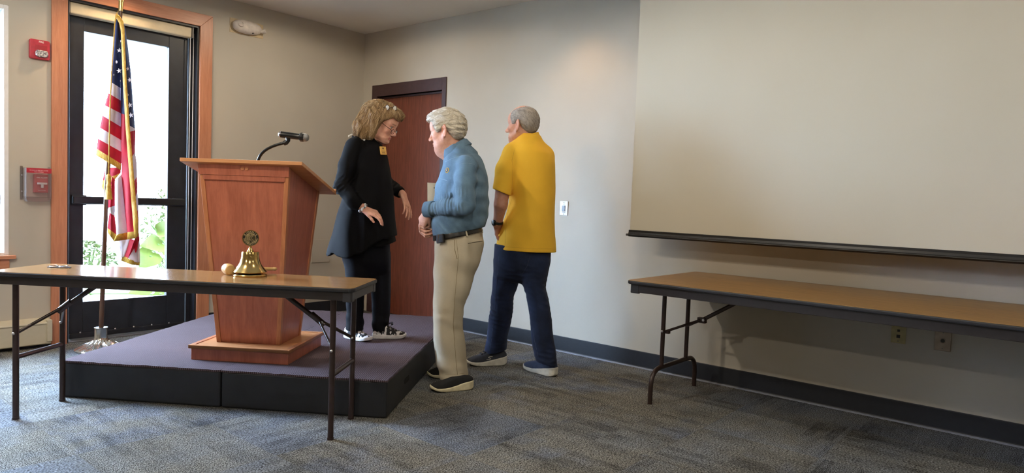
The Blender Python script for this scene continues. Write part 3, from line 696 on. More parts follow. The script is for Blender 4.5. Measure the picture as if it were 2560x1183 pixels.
# ---- small dark thing at the table's left end: folded spectacles on a dark cloth
sp = empty('eyeglasses', 'small dark item with shiny ends lying at the far end of the front table', 'eyeglasses', (1.262, 4.185, HT), ANG)
bm = NB(); rnd = random.Random(3)
prism(bm, [(-0.056, -0.02), (-0.03, -0.032), (0.022, -0.028), (0.062, -0.012), (0.052, 0.018), (0.008, 0.028), (-0.038, 0.02)], 2, 0.0, 0.0035); mesh_obj('cloth', bm, plain('dark_felt', (40, 30, 32), 0.8), sp)
for sx in (-1, 1):
    bm = NB(); pts = [(sx*0.026+0.018*math.cos(a), -0.010+0.014*math.sin(a), 0.0075+0.003*math.sin(a)) for a in [2*PI*k/20 for k in range(21)]]
    tube(bm, pts, 0.002, 8); tube(bm, [(sx*0.044, -0.010, 0.009), (sx*0.045, 0.006, 0.009), (-sx*0.025, 0.012, 0.0065)], 0.0022, 8)
    mesh_obj('frame_half', bm, plain('spectacle_metal', (190, 170, 150), 0.25, 0.7), sp, smooth=60)

# ---- projection screen
M_SCREEN = Mat('screen_fabric', (200, 193, 176), 0.9, 0, 0.1); v_ = M_SCREEN.coord(); M_SCREEN.color(M_SCREEN.ramp(M_SCREEN.noise(v_, 1.2, 2), [(0.3, (197, 190, 173)), (0.7, (203, 196, 180))])); M_SCREEN = M_SCREEN.m
SX = 4.2
sl = hit(1577, 570, 0, SX); sbar = hit(1570, 588, 0, SX); stp = hit(1600, 2, 0, SX)
y0s = (sl[1]+stp[1])/2; zbar = sbar[2]
ps = empty('projection_screen', 'large pulled-down off-white projection screen with a black bottom bar', 'screen', (SX, y0s-1.7, zbar))
bm = NB(); box(bm, (-0.001, -1.7, 0.02), (0.001, 1.7, 2.72-zbar)); mesh_obj('screen_fabric', bm, M_SCREEN, ps)
bm = NB(); prism(bm, [(-0.012, 0.038), (0.012, 0.038), (0.014, 0.02), (0.018, 0.006), (0.012, -0.008), (-0.012, -0.008), (-0.022, 0.003), (-0.017, 0.011), (-0.012, 0.024)], 1, -1.72, 1.705)
mesh_obj('bottom_bar', bm, plain('bar_dark', (24, 23, 23), 0.35), ps, bevel=0.002)
bm = NB(); prism(bm, rounded_rect(-0.02, -0.004, 0.016, 0.012, 0.006), 1, 1.702, 1.722); mesh_obj('bar_end_cap', bm, plain('bar_cap', (70, 68, 66), 0.4), ps, bevel=0.003)
bm = NB(); prism(bm, rounded_rect(-0.07, 2.70-zbar, 0.07, 2.83-zbar, 0.03), 1, -1.82, 1.82); mesh_obj('case', bm, M_WHITEF, ps)

# ---- wall plates
def plate(name, label, cat, y, z, w, h, mat, x=XW, group=None):
    e = empty(name, label, cat, (x, y, z))
    bm = NB(); box(bm, (-0.006, -w/2, -h/2), (0, w/2, h/2)); mesh_obj('cover', bm, mat, e, bevel=0.003, seg=3)
    return e
M_PLATEW = plain('plate_white', (236, 238, 246), 0.35); M_IVORY = plain('plate_ivory', (178, 166, 122), 0.45); M_STEEL = plain('plate_steel', (150, 138, 126), 0.35, 0.6)
def scr(e, y, z, mat=None):
    bm = NB(); lathe(bm, [(0.0035, 0), (0.003, 0.0015)], 12, mat=Matrix.Translation((-0.006, y, z)) @ Matrix.Rotation(-PI/2, 4, 'Y')); mesh_obj('screw', bm, mat or plain('screw_grey', (110, 110, 112), 0.4, 0.5), e)
mT = Matrix.Translation((-0.0065, 0, 0)) @ Matrix.Rotation(-PI/2, 4, 'Z') @ Matrix.Rotation(PI/2, 4, 'X')
sw = plate('screen_switch', 'white wall switch with a black rocker, right of the man in yellow', 'switch', 3.245, 1.151, 0.078, 0.115, M_PLATEW)
bm = NB(); box(bm, (-0.0105, -0.0145, -0.024), (-0.005, 0.0145, 0.022)); mesh_obj('rocker', bm, plain('rocker_black', (22, 22, 28), 0.3), sw, bevel=0.002)
scr(sw, 0, 0.046); scr(sw, 0, -0.046)
for w_, z_ in (('UP', 0.032), ('DOWN', -0.032)):
    bm = NB(); text_bm(bm, w_, 0.009, Matrix.Translation((0, 0, z_)) @ mT); mesh_obj('lettering', bm, plain('print_grey', (90, 95, 100), 0.6), sw)
pa = plate('data_outlet', 'ivory data outlet plate with two square jacks, low on the wall under the right table', 'outlet', 0.825, 0.513, 0.077, 0.116, M_IVORY)
for z, s in ((0.016, 0.007), (-0.017, 0.0095)):
    bm = NB(); box(bm, (-0.0068, -s, z-s), (-0.004, s, z+s)); mesh_obj('jack', bm, plain('jack_dark', (28, 28, 26), 0.5), pa)
scr(pa, 0, 0.045); scr(pa, 0, -0.045)
pb = plate('coax_outlet', 'steel outlet plate with one round socket, low on the wall beside the ivory plate', 'outlet', 0.604, 0.5055, 0.08, 0.116, M_STEEL)
bm = NB(); lathe(bm, [(0.015, 0), (0.015, 0.002), (0.011, 0.003)], 24, mat=Matrix.Translation((-0.006, 0, 0)) @ Matrix.Rotation(-PI/2, 4, 'Y')); mesh_obj('socket_ring', bm, M_STEEL, pb)
bm = NB(); lathe(bm, [(0.011, 0.002), (0.010, 0.005), (0.004, 0.0055)], 20, mat=Matrix.Translation((-0.006, 0, 0)) @ Matrix.Rotation(-PI/2, 4, 'Y')); mesh_obj('socket', bm, plain('socket_dark', (40, 46, 44), 0.4), pb)
scr(pb, 0, 0.045); scr(pb, 0, -0.045)
ap = empty('access_panel', 'painted access panel on the wall between the lectern and the woman', 'panel', (4.027, YW, 0.628))
bm = NB(); box(bm, (-0.103, -0.006, -0.115), (0.103, 0.0, 0.115)); mesh_obj('panel_door', bm, M_WALL, ap, bevel=0.002)
# ---- baseboard heater under the window
ht = empty('baseboard_heater', 'cream enamelled baseboard heater with scuffs beside the wood door casing', 'heater', (0.0, YW, 0))
bm = NB(); prism(bm, [(-0.0, 0.20), (-0.075, 0.175), (-0.08, 0.165), (-0.072, 0.155), (-0.072, 0.02), (-0.066, 0.012), (0, 0.012)], 0, -2.6, 1.69)
hm = Mat('heater_scuffed', (206, 198, 176), 0.45); v_ = hm.coord(scale=(3, 1, 6), rot=(0, 0.5, 0)); hm.color(hm.ramp(hm.noise(v_, 5, 4, 0.7), [(0.24, (150, 140, 120)), (0.31, (205, 197, 174)), (0.8, (212, 204, 184))]))
mesh_obj('heater_cover', bm, hm.m, ht, bevel=0.003)
bm = NB(); box(bm, (1.66, -0.082, 0.03), (1.695, 0, 0.19)); mesh_obj('end_cap', bm, hm.m, ht, bevel=0.005)
for o_ in (ht,): o_.location.z = 0.10-0.085

# ---- fire alarm strobe, pull station, emergency light
M_RED = plain('alarm_red', (172, 34, 52), 0.35); M_REDD = plain('alarm_red_dark', (150, 26, 40), 0.4)
fa = empty('fire_alarm', 'red fire alarm strobe high on the wall left of the wooden door casing', 'alarm', (1.628, YW, 2.148))
bm = NB(); prism(bm, rounded_rect(-0.062, -0.068, 0.062, 0.068, 0.012), 1, -0.03, 0); mesh_obj('housing', bm, M_RED, fa, bevel=0.004, seg=3)
bm = NB(); box(bm, (-0.03, -0.031, -0.004), (0.045, -0.0295, 0.03)); mesh_obj('horn_grille', bm, M_REDD, fa)
lm = Mat('strobe_lens', (190, 188, 190), 0.12, 0.35); v_ = lm.coord(); lm.color(lm.ramp(lm.noise(v_, 90, 2), [(0.4, (120, 116, 122)), (0.6, (235, 232, 230))])); lm.bump(lm.noise(v_, 70, 1), 0.8, 0.01)
bm = NB(); prism(bm, rounded_rect(-0.032, -0.054, 0.046, -0.006, 0.018), 1, -0.056, -0.028); mesh_obj('strobe_lens', bm, lm.m, fa, bevel=0.008, seg=3)
mF = Matrix.Rotation(PI/2, 4, 'X')
bm = NB(); text_bm(bm, 'FIRE', 0.017, Matrix.Translation((0.008, -0.0305, 0.053)) @ mF, font_bold=True); mesh_obj('lettering', bm, plain('print_white', (240, 220, 220), 0.5), fa)
M_CLEAR = Mat('clear_polycarbonate', (235, 235, 238), 0.08); M_CLEAR.b.inputs['Transmission Weight'].default_value = 1.0; M_CLEAR.b.inputs['IOR'].default_value = 1.2; M_CLEAR = M_CLEAR.m
def clear_mat():
    m = bpy.data.materials.new('clear_cover'); m.use_nodes = True; n = m.node_tree.nodes; n.clear(); l = m.node_tree.links
    o = n.new('ShaderNodeOutputMaterial'); tr = n.new('ShaderNodeBsdfTransparent'); gl = n.new('ShaderNodeBsdfGlossy'); gl.inputs['Roughness'].default_value = 0.15
    tr.inputs[0].default_value = (0.9, 0.89, 0.9, 1); df = n.new('ShaderNodeBsdfDiffuse'); df.inputs[0].default_value = (0.8, 0.8, 0.82, 1)
    m1 = n.new('ShaderNodeMixShader'); m1.inputs[0].default_value = 0.08; m2 = n.new('ShaderNodeMixShader'); m2.inputs[0].default_value = 0.04
    l.new(tr.outputs[0], m1.inputs[1]); l.new(gl.outputs[0], m1.inputs[2]); l.new(m1.outputs[0], m2.inputs[1]); l.new(df.outputs[0], m2.inputs[2]); l.new(m2.outputs[0], o.inputs[0]); return m
M_CLEAR = clear_mat()
pu = empty('fire_pull_station', 'red fire pull station under a clear cover, left of the wooden door casing', 'alarm', (1.607, YW, 1.19))
bm = NB(); box(bm, (-0.015, -0.045, -0.062), (0.07, 0, 0.07)); st = mesh_obj('station', bm, M_RED, pu, bevel=0.005)
bm = NB(); box(bm, (0.0, -0.058, -0.002), (0.06, -0.046, 0.012)); box(bm, (0.022, -0.056, -0.026), (0.038, -0.046, 0.0)); mesh_obj('pull_handle', bm, plain('handle_white', (232, 226, 228), 0.4), st, bevel=0.002)
for w_, s_, z_ in (('FIRE ALARM', 0.0125, 0.046), ('PULL DOWN', 0.008, -0.045)):
    bm = NB(); text_bm(bm, w_, s_, Matrix.Translation((0.03, -0.0462, z_)) @ mF); mesh_obj('lettering', bm, plain('print_white2', (236, 220, 222), 0.5), st)
bm = NB()
x0, x1, z0, z1, dp = -0.092, 0.09, -0.115, 0.125, 0.085
for lo, hi in (((x0+0.015, -dp, z0+0.02), (x1-0.012, -dp+0.003, z1-0.012)), ((x0+0.015, -dp+0.003, z0+0.02), (x0+0.018, 0, z1-0.012)), ((x1-0.015, -dp+0.003, z0+0.02), (x1-0.012, 0, z1-0.012)),
               ((x0+0.018, -dp+0.003, z1-0.015), (x1-0.015, 0, z1-0.012)), ((x0+0.018, -dp+0.003, z0+0.02), (x1-0.015, 0, z0+0.023)), ((x0, -0.012, z0), (x0+0.015, 0, z1)), ((x1-0.012, -0.012, z0), (x1, 0, z1))): box(bm, lo, hi)
mesh_obj('clear_cover', bm, M_CLEAR, pu)
bm = NB(); prism(bm, [(x0+0.012, z0+0.02), (x1-0.008, z0+0.02), (x1-0.02, z0-0.012), (x0+0.025, z0-0.012)], 1, -dp+0.01, -0.004); mesh_obj('cover_lip', bm, M_CLEAR, pu, bevel=0.003)
bm = NB(); box(bm, (x0+0.017, -dp-0.001, 0.078), (x1-0.013, -dp+0.0005, 0.112)); lb = mesh_obj('cover_label', bm, M_RED, pu)
for w_, z_ in (('IN CASE OF FIRE LIFT COVER', 0.096), ('PULL HANDLE', 0.085)):
    bm = NB(); text_bm(bm, w_, 0.0088, Matrix.Translation((0.0, -dp-0.0012, z_)) @ mF); mesh_obj('lettering', bm, plain('print_white3', (244, 220, 224), 0.5), lb)
for z in (0.06, -0.055):
    bm = NB(); lathe(bm, [(0.005, 0), (0.004, 0.003)], 12, mat=Matrix.Translation((x0+0.008, -0.012, z)) @ Matrix.Rotation(PI/2, 4, 'X')); mesh_obj('screw', bm, M_ZINC, pu)
el = empty('emergency_light', 'white oval emergency light unit high on the wall right of the glass door', 'light', (3.20, YW, 2.635))
M_EL = plain('unit_white', (216, 208, 202), 0.4)
bm = NB(); box(bm, (-0.15, -0.004, -0.062), (0.165, 0, 0.062)); mesh_obj('back_plate', bm, plain('plate_beige', (206, 186, 150), 0.6), el)
bm = NB(); bmesh.ops.create_uvsphere(bm, u_segments=40, v_segments=24, radius=1.0)
for vtx in bm.verts:
    x, y, z = vtx.co; sx = math.copysign(abs(x)**0.8, x); vtx.co = Vector((0.135*sx-0.005, -0.035+0.05*y, 0.058*math.copysign(abs(z)**0.85, z)*(1-0.06*sx)-0.012*sx*0))
mesh_obj('housing', bm, M_EL, el, smooth=180)
bm = NB(); 
R_ = Matrix.Translation((-0.085, -0.075, 0.006)) @ Matrix.Rotation(math.radians(62), 4, 'X') @ Matrix.Rotation(-0.4, 4, 'Y')
lathe(bm, [(0.022, -0.012), (0.024, 0.0), (0.0235, 0.006), (0.018, 0.008), (0.017, 0.003), (0.004, 0.004)], 28, mat=R_); mesh_obj('lamp_head', bm, M_EL, el, smooth=40)
bm = NB(); R_ = Matrix.Translation((0.128, -0.055, -0.012)) @ Matrix.Rotation(math.radians(70), 4, 'Y') @ Matrix.Rotation(0.6, 4, 'X')
lathe(bm, [(0.014, -0.012), (0.019, 0.01), (0.020, 0.028), (0.016, 0.03), (0.012, 0.02), (0.003, 0.018)], 24, mat=R_); mesh_obj('lamp_head', bm, M_EL, el, smooth=40)
bm = NB(); box(bm, (0.025, -0.082, -0.052), (0.035, -0.06, -0.045)); mesh_obj('test_button', bm, plain('dark_dot', (60, 56, 56), 0.5), el)
# ------------------------------------------------------------------ national flag on a floor stand
FB = pz(252, 874, 0.0); FD = float(FB @ _fh)
fl = empty('flag', 'fringed American flag hanging in folds on a brown pole in front of the glass door', 'flag', tuple(FB), 0)
def FP(px, py, dd=0.0):
    d = ray(px, py); Q = EYE + d*((FD+dd)/(d @ _fh)); return Vector(Q - FB)
M_POLE = wood('flag_pole_wood', (64, 42, 30), (98, 68, 46), 2, 1.0, 0.3, 10); M_GOLDM = plain('brass_joint', (196, 168, 110), 0.2, 0.9)
M_SILV = plain('silver_base', (206, 204, 200), 0.15, 0.9)
jt = FP(266, 470); b0 = Vector((0, 0, 0.10)); tp = FP(306, -30)
bm = NB(); tube(bm, [b0, b0.lerp(jt, .5), jt], 0.0155, 16); tube(bm, [jt, jt.lerp(tp, .5), FP(301.5, 26)], [0.0155, .0145, .0135], 16); mesh_obj('pole', bm, M_POLE, fl, smooth=60)
bm = NB(); tube(bm, [FP(301.4, 28), FP(303, 0), FP(304.5, -25)], 0.0155, 20); tube(bm, [FP(303, 3), FP(303.2, 0)], 0.019, 20); tube(bm, [FP(304.5, -25), FP(304.8, -30), FP(305.5, -45)], [.022, .024, .004], 16); mesh_obj('pole_ferrule', bm, M_GOLDM, fl, smooth=40)
bm = NB()
prof = [(0.165, 0.0), (0.168, 0.008), (0.160, 0.016), (0.12, 0.032), (0.085, 0.048), (0.06, 0.062), (0.047, 0.078), (0.042, 0.095), (0.041, 0.155), (0.044, 0.158), (0.044, 0.165), (0.030, 0.166)]
lathe(bm, prof, 64)
for v in bm.verts:
    rr = math.hypot(v.co.x, v.co.y)
    if 0.05 < rr < 0.162 and v.co.z > 0.01:
        a = math.atan2(v.co.y, v.co.x); v.co.z += 0.006*math.cos(16*a)*min(1, (0.165-rr)/0.03)
mesh_obj('stand_base', bm, M_SILV, fl, smooth=40)
def flagcloth(name, col):
    m = Mat(name, col, 0.6, 0, 0.3); v = m.coord(); c = np.array(col, float)
    m.color(m.ramp(m.noise(v, 8, 3), [(0.3, tuple(c*.9)), (0.7, tuple(np.minimum(c*1.06, 255)))])); m.bump(m.noise(v, 900, 2), 0.2, 0.001)
    t = m.node('ShaderNodeBsdfTranslucent'); t.inputs[0].default_value = srgb(col); mx = m.node('ShaderNodeMixShader'); mx.inputs[0].default_value = 0.22
    o = m.n['Material Output']; m.link(m.b.outputs[0], mx.inputs[1]); m.link(t.outputs[0], mx.inputs[2]); m.link(mx.outputs[0], o.inputs['Surface']); return m.m
FM = dict(B=flagcloth('flag_blue', (40, 50, 94)), W=flagcloth('flag_white', (226, 216, 222)), R=flagcloth('flag_red', (186, 28, 50)), G=None)
gm = Mat('gold_fringe', (206, 158, 44), 0.5, 0.1); v = gm.coord(scale=(1, 1, .08)); gm.color(gm.ramp(gm.noise(v, 420, 2), [(0.3, (176, 124, 22)), (0.7, (232, 190, 80))])); gm.bump(gm.noise(v, 420, 2), .8, .004); FM['G'] = gm.m
KEYS = ['B', 'W', 'R', 'G']; FL_M = [FM[k] for k in KEYS]
def fold(bm, rows, d0, d1, bulge, nx=10, rip=0.004, ph=0.0):
    """rows: (left px, right px, colour of the band below); a strip of cloth hanging from d0 (left depth) to d1 (right depth)"""
    def vrow(l, r, t):
        out = []
        for i in range(nx+1):
            s = i/nx; px, py = l[0]+(r[0]-l[0])*s, l[1]+(r[1]-l[1])*s
            dd = d0+(d1-d0)*s - bulge*math.sin(PI*s) + rip*math.sin(5*s+ph+py*.03)
            out.append(bm.verts.new(FP(px, py, dd)))
        return out
    prev = None
    for k, (l, r, c) in enumerate(rows):
        if k+1 < len(rows):
            l2, r2, _ = rows[k+1]; m = max(1, int(abs(l2[1]-l[1])/14))
        else: m = 0
        cur = vrow(l, r, 0) if prev is None else prev
        for j in range(m):
            t = (j+1)/m; nl = (l[0]+(l2[0]-l[0])*t, l[1]+(l2[1]-l[1])*t); nr = (r[0]+(r2[0]-r[0])*t, r[1]+(r2[1]-r[1])*t)
            nxt = vrow(nl, nr, t)
            for i in range(nx):
                f = bm.faces.new((cur[i], cur[i+1], nxt[i+1], nxt[i])); f.material_index = KEYS.index(c)
            cur = nxt
        prev = cur
def star(bm, px, py, r, dd, rot=0.0, sx=1.0):
    pts = []
    for k in range(10):
        a = PI/2 + k*PI/5 + rot; rr = r if k % 2 == 0 else r*.4
        pts.append(bm.verts.new(FP(px+rr*math.cos(a)*sx, py-rr*math.sin(a), dd)))
    c = bm.verts.new(FP(px, py, dd-.001))
    for k in range(10): f = bm.faces.new((pts[k], pts[(k+1) % 10], c)); f.material_index = 1
bm = NB()
# right-hand fold behind the fringe
fold(bm, [((303, 60), (312, 66), 'B'), ((311, 110), (319, 112), 'B'), ((312, 170), (327, 176), 'B'), ((315, 240), (332, 245), 'B'), ((320, 312), (338, 322), 'W'), ((322, 330), (339, 326), 'R'), ((326, 398), (338, 380), 'W'), ((330, 430), (342, 408), 'W'), ((331, 462), (343, 440), 'R'),
          ((336, 500), (344, 478), 'W'), ((338, 540), (346, 520), 'R'), ((340, 590), (347, 580), 'R'), ((320, 646), (349, 600), 'W'), ((335, 652), (350, 655), 'W'), ((336, 655), (350, 658), 'W')], -.01, .10, .02)
# middle fold in shade, then the long red and white lower fold
fold(bm, [((299, 56), (306, 60), 'B'), ((302, 120), (310, 122), 'B'), ((302, 200), (314, 205), 'B'), ((303, 284), (318, 288), 'R'), ((304, 360), (325, 364), 'R'), ((304, 440), (330, 446), 'R'), ((312, 520), (337, 522), 'R'), ((319, 581), (340, 578), 'G'), ((319, 599), (341, 596), 'G')], -.012, -.012, .01)
fold(bm, [((287, 452), (304, 436), 'W'), ((287, 520), (311, 510), 'W'), ((291, 587), (319, 581), 'G'), ((283, 604), (319, 599), 'G')], -.03, .02, .02)
fold(bm, [((273, 436), (291, 452), 'R'), ((271, 500), (289, 512), 'R'), ((270, 520), (288, 514), 'W'), ((274, 532), (287, 540), 'R'), ((269, 570), (292, 587), 'G'), ((270, 582), (284, 602), 'G')], .06, .02, .02)
fold(bm, [((264, 420), (303, 418), 'R'), ((258, 445), (302, 424), 'R'), ((257, 452), (302, 432), 'G'), ((255, 468), (290, 446), 'G'), ((256, 470), (262, 470), 'G'), ((262, 482), (270, 480), 'G')], .04, .04, .01)
# front left fold with canton and the sloping stripes
fold(bm, [((290, 44), (298, 50), 'B'), ((285, 110), (303, 120), 'B'), ((280, 165), (303, 178), 'B'), ((277, 205), (302.5, 221), 'W'), ((271, 233), (302.5, 252), 'R'), ((262, 263), (303, 284), 'W'), ((256, 289), (303.6, 318), 'R'),
          ((250, 319), (304, 351), 'W'), ((244.7, 347), (305.5, 381), 'R'), ((242, 372), (303.5, 410), 'G'), ((239.5, 388), (303, 426), 'G')], -.05, .03, .03)
# bottom tail
fold(bm, [((296, 600), (326, 596), 'W'), ((303, 641), (312, 640), 'W'), ((304, 644), (308, 644), 'W')], .06, .05, .01)
fold(bm, [((326, 596), (346, 606), 'R'), ((316, 625), (343, 625), 'R'), ((306, 639), (332, 650), 'G'), ((303, 652), (331, 663), 'G')], .05, .04, .01)
fold(bm, [((343, 612), (349, 618), 'W'), ((332, 650), (349, 656), 'G'), ((330, 662), (349, 664), 'G')], .05, .06, .0)
cl = mesh_obj('flag_cloth', bm, FL_M, fl, smooth=180)
so_ = cl.modifiers.new('thickness', 'SOLIDIFY'); so_.thickness = 0.0015
for px, py, r, sx, rot, dd in ((298, 126, 6.5, 1, 0, -.088), (291.5, 155, 5.5, .7, .3, -.088), (297.5, 177, 7, 1, .15, -.088), (302, 103, 4, .6, 0, -.088), (284.5, 187, 3, .5, 0, -.088), (301, 202, 3, .4, 0, -.088),
                           (319, 172, 5.5, .8, .25, -.016), (324, 200, 7, .9, .25, -.016), (325, 263, 7, .9, .25, -.016), (327.5, 288, 7.5, 1, .25, -.016), (320, 237, 4, .6, .25, -.016)):
    bm = NB(); star(bm, px, py, r, dd, rot, sx); st_ = mesh_obj('star', bm, FL_M, cl); s2 = st_.modifiers.new('thickness', 'SOLIDIFY'); s2.thickness = 0.0012
# vertical fringe along the free edge
bm = NB(); pts = [(291, 38), (296, 44), (303, 56), (306.5, 75), (308, 110), (310, 160), (312, 205), (315, 250), (319, 315), (324, 375), (329, 440), (334, 500), (338, 545), (341, 592)]
rad = [.012, .015, .016, .014, .013, .0135, .014, .0145, .015, .016, .0165, .017, .018, .014]
tube(bm, [FP(x, y, -.065) for x, y in pts], rad, 10, flat=.45); mesh_obj('fringe', bm, FM['G'], fl, smooth=180)
# halyard cord with its tassel
bm = NB(); tube(bm, [FP(291.5, 34, -.09), FP(287, 60, -.10), FP(284, 110, -.11), FP(279, 180, -.11), FP(274.5, 280, -.11), FP(273, 360, -.11), FP(272, 442, -.11)], .0042, 8); co_ = mesh_obj('cord', bm, FM['G'], fl, smooth=180)
bm = NB(); t0 = FP(271.5, 440, -.11)
lathe(bm, [(.006, .012), (.014, .006), (.016, -.004), (.014, -.03), (.0135, -.055), (.017, -.062), (.017, -.072), (.015, -.078), (.021, -.12), (.025, -.165), (.006, -.168)], 20, mat=Matrix.Translation(t0)); mesh_obj('tassel', bm, FM['G'], co_, smooth=50)
bm = NB(); tube(bm, [FP(291, 34, -.06), FP(296, 28, -.03), FP(301, 30, 0)], .004, 8); mesh_obj('hook', bm, M_GOLDM, fl, smooth=180)
# ------------------------------------------------------------------ people: smooth solid modelling helpers
A_ = lambda p: np.asarray(p, np.float32)
class Stage:
    """a standing place: local x = right across the view, y = away, z = up; depth D from the camera"""
    def __init__(s, D, z0=0.0, x0=None):
        s.D = D; s.z0 = z0; s.org = EYE*0 + D*_fh; s.x0 = 0.0 if x0 is None else x0
        s.base = s.org + s.x0*_r0 + np.array([0, 0, z0])
    def P(s, px, py, dd=0.0):
        d = ray(px, py); Q = EYE + d*((s.D+dd)/(d @ _fh))
        return A_([Q @ _r0 - s.x0, Q @ _fh - s.D, Q[2] - s.z0])
    def m(s, pix, dd=0.0): return pix*(s.D+dd)/F
    def empty(s, name, label):
        return empty(name, label, 'person', tuple(s.base), YAW - PI/2)
def smin(a, b, k):
    if k <= 0: return np.minimum(a, b)
    h = np.maximum(k-np.abs(a-b), 0)/k
    return np.minimum(a, b) - h*h*k*0.25
def smax(a, b, k): return -smin(-a, -b, k)
def rcone(a, b, ra, rb, flat=None):
    a, b = A_(a), A_(b); ab = b-a; L2 = float(ab @ ab)+1e-12
    lo = np.minimum(a-ra, b-rb); hi = np.maximum(a+ra, b+rb)
    if flat is not None: n = A_(flat[0]); n = n/np.linalg.norm(n); fl = flat[1]
    def f(Q):
        t = np.clip(((Q-a) @ ab)/L2, 0, 1)
        q = Q - a - t[:, None]*ab
        if flat is not None:
            c = q @ n; q = q + (1/fl-1)*c[:, None]*n
            return (np.sqrt((q*q).sum(1)) - (ra+t*(rb-ra)))*min(1.0, fl)
        return np.sqrt((q*q).sum(1)) - (ra+t*(rb-ra))
    f.lo, f.hi = lo, hi
    return f
def ellip(c, r, R=None):
    c, r = A_(c), A_(r); R = None if R is None else A_(R)
    def f(Q):
        q = Q-c
        if R is not None: q = q @ R
        q1 = q/r; k0 = np.sqrt((q1*q1).sum(1)); q2 = q1/r; k1 = np.sqrt((q2*q2).sum(1))+1e-9
        return k0*(k0-1)/k1
    m = float(r.max()) if R is not None else r
    f.lo, f.hi = c-m, c+m
    return f
def cubic(xs, ys, n=160):
    xs, ys = np.array(xs, float), np.array(ys, float)
    if len(xs) < 3: return xs, ys
    d = np.diff(ys)/np.diff(xs); m = np.zeros(len(xs)); m[0], m[-1] = d[0], d[-1]
    for i in range(1, len(xs)-1): m[i] = 0 if d[i-1]*d[i] <= 0 else 2*d[i-1]*d[i]/(d[i-1]+d[i])
    X = np.linspace(xs[0], xs[-1], n); i = np.clip(np.searchsorted(xs, X, side='right')-1, 0, len(xs)-2)
    h = xs[i+1]-xs[i]; t = (X-xs[i])/h
    Y = (1+2*t)*(1-t)**2*ys[i] + t*(1-t)**2*h*m[i] + t*t*(3-2*t)*ys[i+1] + t*t*(t-1)*h*m[i+1]
    return X, Y
def zloft(st, p=2.0, round_=0.01):
    """st: (z, cx, cy, a, b [, twist]) sections stacked along z"""
    st = sorted(st, key=lambda s: s[0]); z = [s[0] for s in st]
    tab = [cubic(z, [s[i] for s in st]) for i in range(1, 5)]
    tw = cubic(z, [s[5] if len(s) > 5 else 0 for s in st])
    anyt = any(len(s) > 5 for s in st)
    z0, z1 = z[0], z[-1]
    def f(Q):
        zz = np.clip(Q[:, 2], z0, z1)
        cx, cy, a, b = [np.interp(zz, X, Y).astype(np.float32) for X, Y in tab]
        x, y = Q[:, 0]-cx, Q[:, 1]-cy
        if anyt:
            t = np.interp(zz, *tw); c, s = np.cos(t), np.sin(t); x, y = c*x+s*y, -s*x+c*y
        k = (np.abs(x/a)**p + np.abs(y/b)**p)**(1/p)
        g = np.sqrt((x/a**2)**2 + (y/b**2)**2)+1e-9
        d = (k-1)*k/g if p == 2.0 else (k-1)*np.minimum(a, b)
        return smax(d, np.maximum(z0-Q[:, 2], Q[:, 2]-z1), round_)
    A = np.array([[s[1]-s[3]-s[4]*anyt, s[2]-s[4]-s[3]*anyt, s[0]] for s in st]); B = np.array([[s[1]+s[3]+s[4]*anyt, s[2]+s[4]+s[3]*anyt, s[0]] for s in st])
    f.lo, f.hi = A_(A.min(0)), A_(B.max(0)); return f
def moved(f, R, c, s=1.0):
    """f defined in a local frame; R columns = local axes in person space; c origin; s scale"""
    R, c = A_(R), A_(c)
    def g(Q): return f(((Q-c) @ R)/s)*s
    cs = np.array([[x, y, z] for x in (f.lo[0], f.hi[0]) for y in (f.lo[1], f.hi[1]) for z in (f.lo[2], f.hi[2])])*s @ R.T + c
    g.lo, g.hi = A_(cs.min(0)), A_(cs.max(0)); return g
class Union:
    def __init__(s): s.items = []
    def add(s, f, k=0.01): s.items.append(('u', f, k)); return s
    def sub(s, f, k=0.005): s.items.append(('s', f, k)); return s
    def cut(s, fn, k=0.0): s.items.append(('c', fn, k)); return s
    def disp(s, fn): s.items.append(('d', fn, 0)); return s
    def prim(s):
        f = lambda Q: s(Q)
        f.lo, f.hi = s.bounds(); return f
    def bounds(s):
        fs = [f for t, f, k in s.items if t == 'u']
        return np.min([f.lo for f in fs], 0), np.max([f.hi for f in fs], 0)
    def __call__(s, Q):
        d = np.full(len(Q), 0.5, np.float32)
        for t, f, k in s.items:
            if t == 'd': d = d + f(Q); continue
            if t == 'c': d = smax(d, f(Q), k); continue
            mg = 0.03 + 2*k
            idx = np.nonzero(((Q > f.lo-mg) & (Q < f.hi+mg)).all(1))[0]
            if len(idx) == 0: continue
            v = f(Q[idx]).astype(np.float32)
            d[idx] = smin(d[idx], v, k) if t == 'u' else smax(d[idx], -v, k)
        return d
